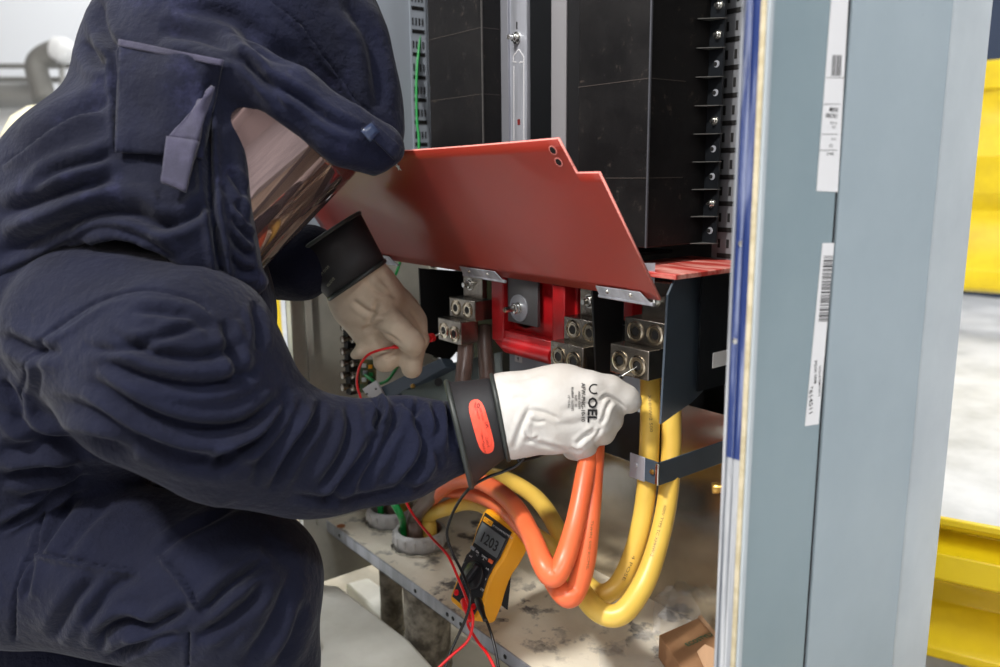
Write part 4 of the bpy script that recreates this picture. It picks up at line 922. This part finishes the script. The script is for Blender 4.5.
# chest and lower jacket
C_([(0,335),(30,350),(60,350)], 7, .006); C_([(0,405),(30,430),(60,445),(90,455)], 6, .006); C_([(0,380),(14,400),(24,418)], 6, .006)
C_([(225,320),(232,350),(240,380)], 6, .006); C_([(255,300),(260,330),(258,352)], 5, .004)
C_([(0,450),(40,444),(90,440),(140,450)], 8, .008); C_([(0,478),(40,470),(80,468)], 6, .008)
# thigh
C_([(0,530),(40,505),(65,488),(90,478)], 4, .008); C_([(20,500),(50,490),(72,480)], 4, .005)
C_([(35,555),(60,515),(80,490)], 5, .006); C_([(60,560),(85,525),(110,500)], 6, .003)
C_([(15,640),(14,600),(22,570),(32,550),(40,525),(48,505)], 3, .006, 'seam')
C_([(32,553),(60,558),(100,566),(136,571)], 2.4, .006, 'step')
C_([(32,555),(28,580),(24,600)], 4, .004)
C_([(158,553),(172,568),(186,585),(200,610)], 2.4, .006, 'step')
C_([(155,556),(180,535),(210,520),(240,504)], 5, .004)
C_([(188,632),(187,650),(186,670)], 2.4, .005, 'seam')
C_([(200,615),(225,590),(250,572),(268,560)], 6, .009)
C_([(195,640),(225,620),(250,600),(262,580)], 6, .007)
C_([(100,650),(102,635),(115,625),(130,622),(150,628),(170,618),(190,606)], 6, .010)
C_([(50,640),(75,600),(100,575)], 7, .006); C_([(85,625),(110,590),(140,575)], 7, .005)
C_([(105,660),(140,645),(180,630)], 5, .007)
C_([(240,667),(262,640),(280,605),(290,570)], 8, .006); C_([(275,667),(292,640),(302,600)], 6, .005); C_([(262,540),(280,560),(300,575)], 8, .003)
body, bvv, bF = solid_obj(S, (-1.55, -.55, -.06), (-.45, .95, 1.10), .0062, 'suit', M['suit'], wk, sl, rel=3, wob=.0014, wscale=34, fs=1.3)
# ------------------------------------------------------------------ hood
H = Solid()
H.ell(P(243, 45, 1.0), (.160, .165, .150), .03)
H.chain([(155, 15, .98, .05), (128, 50, .97, .045)], k=.05)
H.chain([(292, 0, 1.0, .082), (330, 58, 1.0, .065), (354, 108, 1.0, .052), (366, 134, .99, .043)], k=.04)
H.chain([(205, 70, .87, .034), (245, 72, .855, .032), (290, 98, .86, .032), (335, 132, .875, .030), (378, 150, .90, .028)], k=.02)     # brim roll
H.chain([(225, 100, .868, .022), (222, 160, .86, .022), (232, 220, .86, .024), (248, 272, .87, .020)], k=.02)                       # padded side of the window
H.chain([(158, 110, .96, .088), (88, 200, .94, .088), (0, 292, .94, .086), (-80, 360, .96, .10)], k=.06)                                 # cape over the shoulder
H.chain([(100, 105, 1.03, .038), (10, 225, 1.02, .042), (-60, 300, 1.0, .06)], k=.05)
H.chain([(130, 200, .91, .105), (190, 250, .90, .085), (225, 290, .92, .045)], k=.05)
H.chain([(190, 110, .93, .09), (215, 190, .93, .075), (235, 250, .95, .05), (250, 290, .97, .03)], k=.04)
H.cut([(-400,-400),(900,-400),(900,330),(300,330),(276,276),(262,292),(240,304),(226,302),(224,360),(206,315),(203,290),(168,262),(135,243),(112,238),(85,240),(60,252),(35,270),(18,290),(0,312),(-60,345),(-400,400)], keep=True, k=.004)
H.cut([(243,124),(258,107),(302,137),(352,180),(362,186),(400,160),(520,200),(420,330),(300,340),(268,277),(262,272),(250,200)], keep=False, d0=.5, d1=2, k=.004)
hs_ = []
def G(pts, w, a, k='crease'): hs_.append((pts, w, a, k))
G([(102,0),(100,20),(108,38),(120,52)], 6, .006); G([(84,40),(95,60),(110,65)], 7, .006)
G([(270,0),(300,25),(325,60),(345,85),(360,105),(385,122)], 3, .006, 'step')
G([(345,0),(368,35),(378,80),(380,110)], 8, .006)
G([(160,30),(200,36),(240,50)], 9, .008); G([(170,10),(230,20),(270,50),(300,62)], 10, .006)
G([(215,55),(240,60),(268,82),(300,98),(330,120),(362,134)], 5, .006)
G([(225,60),(212,85),(208,130),(210,190),(218,250),(226,300)], 4, .010)
G([(240,50),(262,78),(285,110)], 4, .004)
G([(236,200),(246,215),(252,225)], 4, .005); G([(232,215),(244,232),(256,242)], 4, .005); G([(230,232),(242,250),(256,256)], 4, .005); G([(230,255),(240,270),(258,272)], 4, .004)
G([(228,170),(240,186),(248,196)], 4, .004)
G([(0,215),(40,200),(80,188),(115,178)], 8, .008); G([(0,165),(30,150),(65,128),(100,110)], 6, .006, 'step')
G([(0,255),(50,235),(90,215),(130,212),(160,222),(185,210)], 10, .010)
G([(60,252),(90,232),(115,230),(145,240),(175,262)], 6, .006)
G([(150,225),(180,222),(205,205),(210,190)], 6, .006); G([(0,285),(40,262),(75,240)], 7, .008); G([(30,190),(60,170),(95,160),(118,150)], 6, .006)
G([(115,40),(116,100),(118,160)], 3, .004); G([(20,150),(60,120),(112,100)], 7, .005)
hood, hv, hF = solid_obj(H, (-1.60, -.55, .50), (-.45, 1.0, 1.16), .0056, 'hood', M['hood'], wk, hs_, rel=3, wob=.0015, wscale=32, fs=1.3)
hb = bvh(hv, hF)
pk = patch('side_pocket', hb, [(120,40),(223,61),(203,158),(115,152)], 24, 20, .010, .003, M['hood'], hood, bulge=.012, rag=.0035)
patch('pocket_flap_edge', hb, [(119,39),(224,60),(222,66),(118,46)], 24, 3, .014, .002, M['hoodtrim'], hood)
patch('hook_strap', hb, [(199,102),(213,86),(198,142),(168,138)], 8, 10, .026, .006, M['hoodtrim'], hood, rag=.001)
patch('hook_strap', hb, [(167,137),(198,141),(186,192),(161,182)], 8, 10, .026, .006, M['hoodtrim'], hood)
bk_ = patch('brim_loop', hb, [(362,128),(372,122),(402,148),(394,160)], 10, 5, .010, .005, M['hood'], hood)
patch('brim_buckle', hb, [(361,131),(371,123),(379,132),(370,142)], 3, 3, .014, .003, mat('dark_buckle', (40,50,74), .35), hood)
# visor: a curved sheet around the face
A0, A1 = P(352, 176, .985), P(262, 270, .985)
vd = (A1-A0).normalized(); inw = ray(300, 220).cross(vd).normalized()
if (P(200, 130, .985)-A0).dot(inw) < 0: inw = -inw
fw = vd.cross(inw).normalized()
if fw.dot(CC-A0) < 0: fw = -fw
Rv = .112; b = MB(); na, nl = 40, 10
cA = A0+inw*Rv-vd*.006
Lv = (A1-A0).length+.012
vs_ = []
for i in range(nl+1):
    for j in range(na+1):
        a = math.radians(-55+j*155/na); t = i/nl
        vs_.append(cA+vd*(Lv*t)-inw*(Rv*math.cos(a))+fw*(Rv*math.sin(a)))
b.add(vs_, [(i*(na+1)+j, (i+1)*(na+1)+j, (i+1)*(na+1)+j+1, i*(na+1)+j+1) for i in range(nl) for j in range(na)])
visor = b.build('visor', M['visor'], hood, smooth='all', solid=.0025)
# ------------------------------------------------------------------ near glove (white leather over rubber)
def lofted(name, rings, m, parent, seg=48, thick=.003, end=None):     # rings: (centre px x, y, depth, half height px, half depth m, axis tilt px)
    b = MB(); vs = []
    for (x, y, d, hh, hd, tilt) in rings:
        for k in range(seg):
            a = 2*math.pi*k/seg; vs.append(P(x+tilt*math.cos(a), y-hh*math.cos(a), d-hd*math.sin(a)))
    b.add(vs, [(i*seg+k, i*seg+(k+1) % seg, (i+1)*seg+(k+1) % seg, (i+1)*seg+k) for i in range(len(rings)-1) for k in range(seg)])
    return b.build(name, m, parent, smooth='all', solid=thick)
g = Solid(); D = .945
g.chain([(480, 419, D, .0485), (508, 416, D, .0470), (532, 412, D, .0385)], k=.012, sq=.72)
g.chain([(530, 412, D, .042), (562, 406, D, .043), (585, 414, D, .036)], k=.02, sq=.60)
g.chain([(560, 392, D, .027), (590, 390, D-.004, .020), (610, 390, D, .0165), (625, 398, D+.002, .0150), (630, 402, D+.004, .0140)], k=.008)            # index
g.chain([(578, 402, D-.004, .024), (603, 410, D-.006, .0165), (610, 420, D+.006, .0150), (600, 428, D+.030, .013)], k=.006)                           # middle
g.chain([(574, 416, D-.002, .022), (598, 425, D-.005, .0155), (603, 433, D+.010, .0140), (592, 436, D+.032, .012)], k=.006)                            # ring
g.chain([(556, 430, D, .026), (580, 440, D-.002, .0170), (584, 449, D+.010, .0145), (572, 450, D+.030, .012)], k=.006)                                 # little
g.chain([(545, 398, D+.030, .018), (580, 388, D+.036, .0145), (606, 392, D+.030, .0130), (616, 397, D+.022, .0115)], k=.006)                            # thumb
g.chain([(524, 420, D, .032), (552, 430, D, .025)], k=.012, sq=.7)
g.cut([(440,340),(492,372),(509,461),(460,520),(400,430)], d0=.5, d1=2, k=.002)
gs = []
def E_(pts, w, a, k='crease'): gs.append((pts, w, a, k))
E_([(513,450),(520,430),(525,418),(530,408)], 3, .003); E_([(530,410),(545,413),(560,420)], 2.5, .0022); E_([(528,418),(536,422),(546,421)], 2, .0014)
E_([(505,380),(525,378),(545,372)], 3, .0014); E_([(600,402),(606,396),(618,402),(626,410)], 2, .0028); E_([(600,425),(604,418),(607,408),(612,400)], 2.2, .003)
E_([(593,440),(598,434),(601,428)], 2, .0018); E_([(576,445),(586,436),(596,430)], 2.5, .003); E_([(560,412),(585,405),(600,402)], 4, .0012); E_([(555,425),(575,424),(592,418)], 4, .0012)
E_([(522,440),(536,442),(552,447),(566,452)], 2.5, .0024); E_([(512,400),(520,398),(530,400)], 4, .0012); E_([(524,430),(530,440),(540,436)], 2, .0020); E_([(570,448),(576,452),(583,451)], 2, .0024)
glo, gv, gF = solid_obj(g, np.array(P(560,415,D))-.17, np.array(P(560,415,D))+.17, .0024, 'leather_glove', M['leather'], wk, gs, rel=2, wob=.0005, wscale=70, fs=.75)
gb_ = bvh(gv, gF)
letters('lettering', gb_, [('OEL', 588.5, 397, (-.6, 20, 1.1), 9.4, .03), ('AFW-PNG-10-10', 581.5, 383, (-.1, 22), 4.0, .015), ('WEAR OVER', 578, 391, (.3, 20), 2.4, .012), ('SIZE : 10', 574.7, 395, (.3, 20), 2.4, .012), ('RUBBER GLOVES', 571.2, 387, (.3, 20), 2.4, .012), ('12" O.A.L', 567.8, 395, (.3, 20), 2.4, .012)], M['ink'], glo)
b = MB(); rr_ = []
for i in range(15):
    a = math.radians(60+i*17); q = (594.5+5*math.cos(a)*1.0, 389+4.5*math.sin(a))
    r = ray(*q).normalized(); h_ = gb_.ray_cast(CC, r)
    if h_[0] is not None: rr_.append(h_[0]-r*.0003)
if len(rr_) > 3: b.tube(rr_, .0009, 6, sub=2); b.build('emblem', M['ink'], glo, smooth='all')
trim = MB(); pts = []
for k in range(41):
    a = 2*math.pi*k/40; pts.append(P(500-8.5*math.cos(a), 417.5-42.5*math.cos(a), D-.036*math.sin(a)))
trim.tube(pts, .0027, 10); trim.build('black_trim', M['rubberrim'], glo, smooth='all')
cuff = lofted('rubber_cuff', [(506, 417, D, 36, .028, -7), (494, 419, D, 39.5, .036, -9), (480, 425, D, 43.5, .040, -10), (468, 430.5, D, 48, .044, -11), (462, 433.5, D, 50.5, .047, -12), (459, 434.5, D, 52.5, .049, -12.5)], M['rubber'], wk, thick=.0028)
def bvh_of(o):
    dg = bpy.context.evaluated_depsgraph_get(); e = o.evaluated_get(dg); me = e.to_mesh(); off = wk.location
    t = BVHTree.FromPolygons([tuple(v.co+off) for v in me.vertices], [tuple(p.vertices) for p in me.polygons]); e.to_mesh_clear(); return t
cbv = bvh_of(cuff)
pts = []
for k in range(41):
    a = 2*math.pi*k/40; pts.append(P(459-12.5*math.cos(a), 434.5-52.5*math.cos(a), D-.049*math.sin(a)))
r_ = MB(); r_.tube(pts, .0034, 10); r_.build('rolled_rim', M['rubberrim'], cuff, smooth='all')
lab = []
for i in range(28):
    a = math.pi*2*i/28; cx, cy = 481.5, 426.5; ux, uy = .27, .963; L_ = 28; W_ = 8.2
    c, s_ = math.cos(a), math.sin(a); e1 = math.copysign(abs(c)**.45, c)*L_; e2 = math.copysign(abs(s_)**.8, s_)*W_
    lab.append((cx+ux*e1-uy*e2, cy+uy*e1+ux*e2))
b = MB(); ctr = None; ring = []
def onbv(bv, x, y, off):
    r = ray(x, y).normalized(); h_ = bv.ray_cast(CC, r); return (h_[0]-r*off) if h_[0] is not None else None
rows = []
for f_ in (0, .25, .5, .75, 1.0):
    rows.append([onbv(cbv, 481.5+(x-481.5)*f_, 426.5+(y-426.5)*f_, .0010) for x, y in lab])
if all(q is not None for r in rows for q in r):
    vs_ = [q for r in rows for q in r]; b.add(vs_, [(i*28+k, i*28+(k+1) % 28, (i+1)*28+(k+1) % 28, (i+1)*28+k) for i in range(4) for k in range(28)])
    lo_ = b.build('cuff_label', M['orlabel'], cuff)
    letters('lettering', cbv, [('10', 473, 407, (18, 3), 5.0, .02), ('SIZE TAILLE', 479, 408, (2.5, 9), 1.9, 0), ('ASTM D120', 475, 407, (2.5, 9), 1.9, 0), ('DPL', 484.5, 422, (2, 8), 3.0, .01), ('CLASS 0', 485, 437, (2, 8), 2.2, 0), ('1000V AC', 480.5, 433, (2, 8), 2.0, 0), ('MAX USE', 482, 444, (2, 8), 2.0, 0)], mat('label_ink', (110,30,24), .6), lo_, off=.0014)
# ------------------------------------------------------------------ far glove
g = Solid(); D = 1.215
g.chain([(352, 272, D-.045, .048), (366, 298, D-.02, .048), (384, 318, D, .044)], k=.02, sq=.6)
g.chain([(362, 315, D, .026), (374, 338, D, .026)], k=.02, sq=.7)
g.chain([(384, 305, D, .036), (403, 318, D+.004, .028), (412, 324, D+.006, .020)], k=.015, sq=.6)
g.chain([(380, 310, D-.026, .022), (396, 328, D-.036, .0200), (410, 341, D-.034, .0185), (414, 344, D-.028, .0180)], k=.005)      # thumb over the probe
g.chain([(398, 302, D+.01, .022), (414, 322, D+.012, .0175), (420, 340, D+.010, .0135), (417, 350, D, .012)], k=.007)              # index
g.chain([(404, 335, D+.004, .020), (411, 352, D-.002, .0185), (412, 368, D-.006, .0160)], k=.005)                                 # middle, pointing down
g.chain([(386, 335, D+.006, .021), (396, 352, D-.002, .0185), (386, 360, D-.012, .0165), (383, 361, D-.012, .0150)], k=.005)           # ring
g.chain([(374, 330, D, .021), (374, 344, D-.008, .0155), (362, 351, D-.012, .0115), (355, 355, D-.010, .0080)], k=.005)             # little
gs = []
E_([(352,300),(370,312),(384,312),(392,306)], 3, .0028); E_([(375,272),(386,284),(396,300)], 3, .0022); E_([(362,330),(372,326),(384,320)], 2.5, .0024); E_([(378,300),(374,312),(368,324)], 2.5, .0026)
E_([(366,270),(370,284),(380,292),(396,296)], 3, .0022); E_([(410,310),(418,322),(424,334)], 2.5, .0022); E_([(384,358),(392,356),(398,350)], 2, .0016); E_([(376,330),(390,336),(402,345)], 2, .002)
glf, fv, fF = solid_obj(g, np.array(P(385,315,D))-.18, np.array(P(385,315,D))+.18, .0028, 'leather_glove', M['leather_shaded'], wk, gs, rel=2, wob=.0005, wscale=60)
glf['label'] = 'cream leather glove in shade with the red probe'
# far cuff: tapered band from the sleeve to the glove
def band(name, c0, c1, r0, r1, m, thick, n=3, sq=.75, parent=wk, ext=0):
    a, e = P(*c0), P(*c1); t = (e-a).normalized(); w = t.cross(CF).normalized(); u = w.cross(t).normalized(); b = MB(); seg = 40; vs = []
    for i in range(n+1):
        f_ = i/n; c = a+(e-a)*f_; r = r0+(r1-r0)*f_
        for k in range(seg): al = 2*math.pi*k/seg; vs.append(c+w*math.cos(al)*r+u*math.sin(al)*r*sq)
    b.add(vs, [(i*seg+k, i*seg+(k+1) % seg, (i+1)*seg+(k+1) % seg, (i+1)*seg+k) for i in range(n) for k in range(seg)])
    return b.build(name, m, parent, smooth='all', solid=thick), a, e, w, u
fc, a, e, w, u = band('rubber_cuff', (326, 236, 1.16), (357, 280, 1.172), .058, .048, M['rubber'], .003)
b = MB(); b.tube([a+w*math.cos(2*math.pi*k/40)*.058+u*math.sin(2*math.pi*k/40)*.058*.75 for k in range(41)], .0032, 10); b.build('rolled_rim', M['rubberrim'], fc, smooth='all')
b = MB(); b.tube([e+w*math.cos(2*math.pi*k/40)*.048+u*math.sin(2*math.pi*k/40)*.048*.75 for k in range(41)], .0034, 10); b.build('black_trim', M['rubberrim'], fc, smooth='all')
letters('lettering', bvh_of(fc), [('10', 314, 269, (5, -6), 4.0, .02), ('ASTM D120', 318, 280, (7, -8), 2.6, 0), ('GLOVE', 328, 287, (6, -7), 2.6, 0)], mat('grey_print', (150,150,130), .6), fc, off=.0006)
# boots
for (x, y, d, sd) in ((240, 850, 1.0, 1), (190, 735, 1.24, -1)):
    q = P(x, y, d); bt = Solid(); f0 = V(q.x, q.y, -.0+.045)
    bt.cap((f0.x, f0.y-.04, .05), (f0.x+.0, f0.y+.17, .035), .045, .036, .02); bt.cap((f0.x, f0.y-.04, .05), (f0.x, f0.y-.03, .17), .046, .05, .02)
    solid_obj(bt, np.array(f0)-.26, np.array(f0)+.26, .008, 'boot', M['rubber'], wk, (), sub=False)
# ------------------------------------------------------------------ a second worker far behind, only hat and vest show
hp = P(58, 146, 2.3)
w2 = thing('person', (hp.x, hp.y, 0), 'second person in a cream hard hat, mostly hidden behind the hooded worker', 'person')
B2 = Solid(); F2 = V(CR.x, CR.y, 0).normalized()
def A2(dx, df, z): return np.array(V(hp.x, hp.y, 0)+F2*dx+FH*df+V(0,0,z))
z2 = hp.z
B2.cap(A2(-.05,0,z2-.22), A2(-.28,0,.36), .15, .15, .05); B2.cap(A2(-.20,0,z2-.26), A2(-.20,.2,.5), .07, .05, .03); B2.cap(A2(-.2,0,z2-.26), A2(-.22,-.2,.5), .07, .05, .03)
B2.cap(A2(-.28,.08,.34), A2(.05,.1,.38), .09, .07, .03); B2.cap(A2(.05,.1,.38), A2(.02,.1,.05), .065, .05, .03); B2.cap(A2(-.28,-.08,.34), A2(-.02,-.1,.2), .09, .07, .03); B2.cap(A2(-.02,-.1,.2), A2(-.3,-.1,.05), .06, .05, .03)
solid_obj(B2, (hp.x-.65, hp.y-.65, -.05), (hp.x+.6, hp.y+.6, z2+.1), .012, 'lime_vest', mat('lime_vest_cloth', (205,225,40), .7), w2, (), sub=False)
B2 = Solid(); B2.ell(A2(0,0,z2-.05), (.078,.11,.09), .02); B2.cap(A2(-.02,0,z2-.10), A2(-.05,0,z2-.2), .05, .06, .02); B2.cap(A2(.08,0,z2-.05), A2(.095,0,z2-.07), .014, .016, .01)
solid_obj(B2, (hp.x-.25, hp.y-.25, z2-.3), (hp.x+.25, hp.y+.25, z2+.2), .008, 'head', M['skin'], w2, (), sub=False)
b = MB(); b.tube([V(*A2(-.09,0,z2-.12))+V(0,0,0)+F2*(-.06*math.cos(a))+FH*.08*math.sin(a) for a in [i*math.pi/6 for i in range(13)]], .022, 12); b.build('red_collar', M['redw'], w2, smooth='all')
b = MB(); b.lathe((hp.x, hp.y, z2-.045), (0,0,1), [(.170,0),(.150,.012),(.146,.03),(.135,.080),(.108,.125),(.066,.152),(.0,.162)], 36); b.build('hard_hat', mat('cream_hat', (226,218,186), .4), w2, smooth=True)
# ------------------------------------------------------------------ light
def lamp(name, loc, target, size, sy, power, color=(1,1,1)):
    l = bpy.data.lights.new(name, 'AREA'); l.shape = 'RECTANGLE'; l.size = size; l.size_y = sy; l.energy = power; l.color = color
    o = bpy.data.objects.new(name, l); COL.objects.link(o); o.location = loc
    o.rotation_euler = (Vector(target)-Vector(loc)).to_track_quat('-Z', 'Y').to_euler(); return o
lamp('work_light', (-.45, -1.5, 3.1), (-.8, .75, .3), .3, .3, 150, (1, .97, .92))
lamp('hall_fill_lamp', (-3.5, -1.5, 4.6), (-1.5, .5, .5), 2.2, .6, 110, (.95, .98, 1))
lamp('hall_fill_lamp', (3.0, .5, 4.4), (0, .8, .4), 2.2, .6, 170, (.95, .98, 1))
lamp('hall_fill_lamp', (-6.5, 3.2, 4.6), (-8.5, 4, 1.0), 3, .8, 130, (1, 1, 1))
lamp('hall_fill_lamp', (-1.0, 4.6, 4.6), (0, 4.0, 0), 3, .8, 260, (1, 1, 1))
lamp('hall_fill_lamp', (1.5, -2.6, 4.6), (0, -3.9, 1.0), 3, .8, 90, (1, .98, .98))
lamp('hall_fill_lamp', (.9, -.9, 2.6), (-1.3, .75, .4), .9, .3, 7, (1, .98, .95))  # added soft fill near the camera, no real lamp; lifts the cabinet interior
w = bpy.data.worlds.new('world'); SC.world = w; w.use_nodes = True
w.node_tree.nodes['Background'].inputs[0].default_value = (.8, .86, .95, 1); w.node_tree.nodes['Background'].inputs[1].default_value = .5
vs = SC.view_settings; SC.display_settings.display_device = 'sRGB'; vs.view_transform = 'Standard'; vs.look = 'None'; vs.exposure = 0; vs.gamma = 1; vs.use_curve_mapping = False
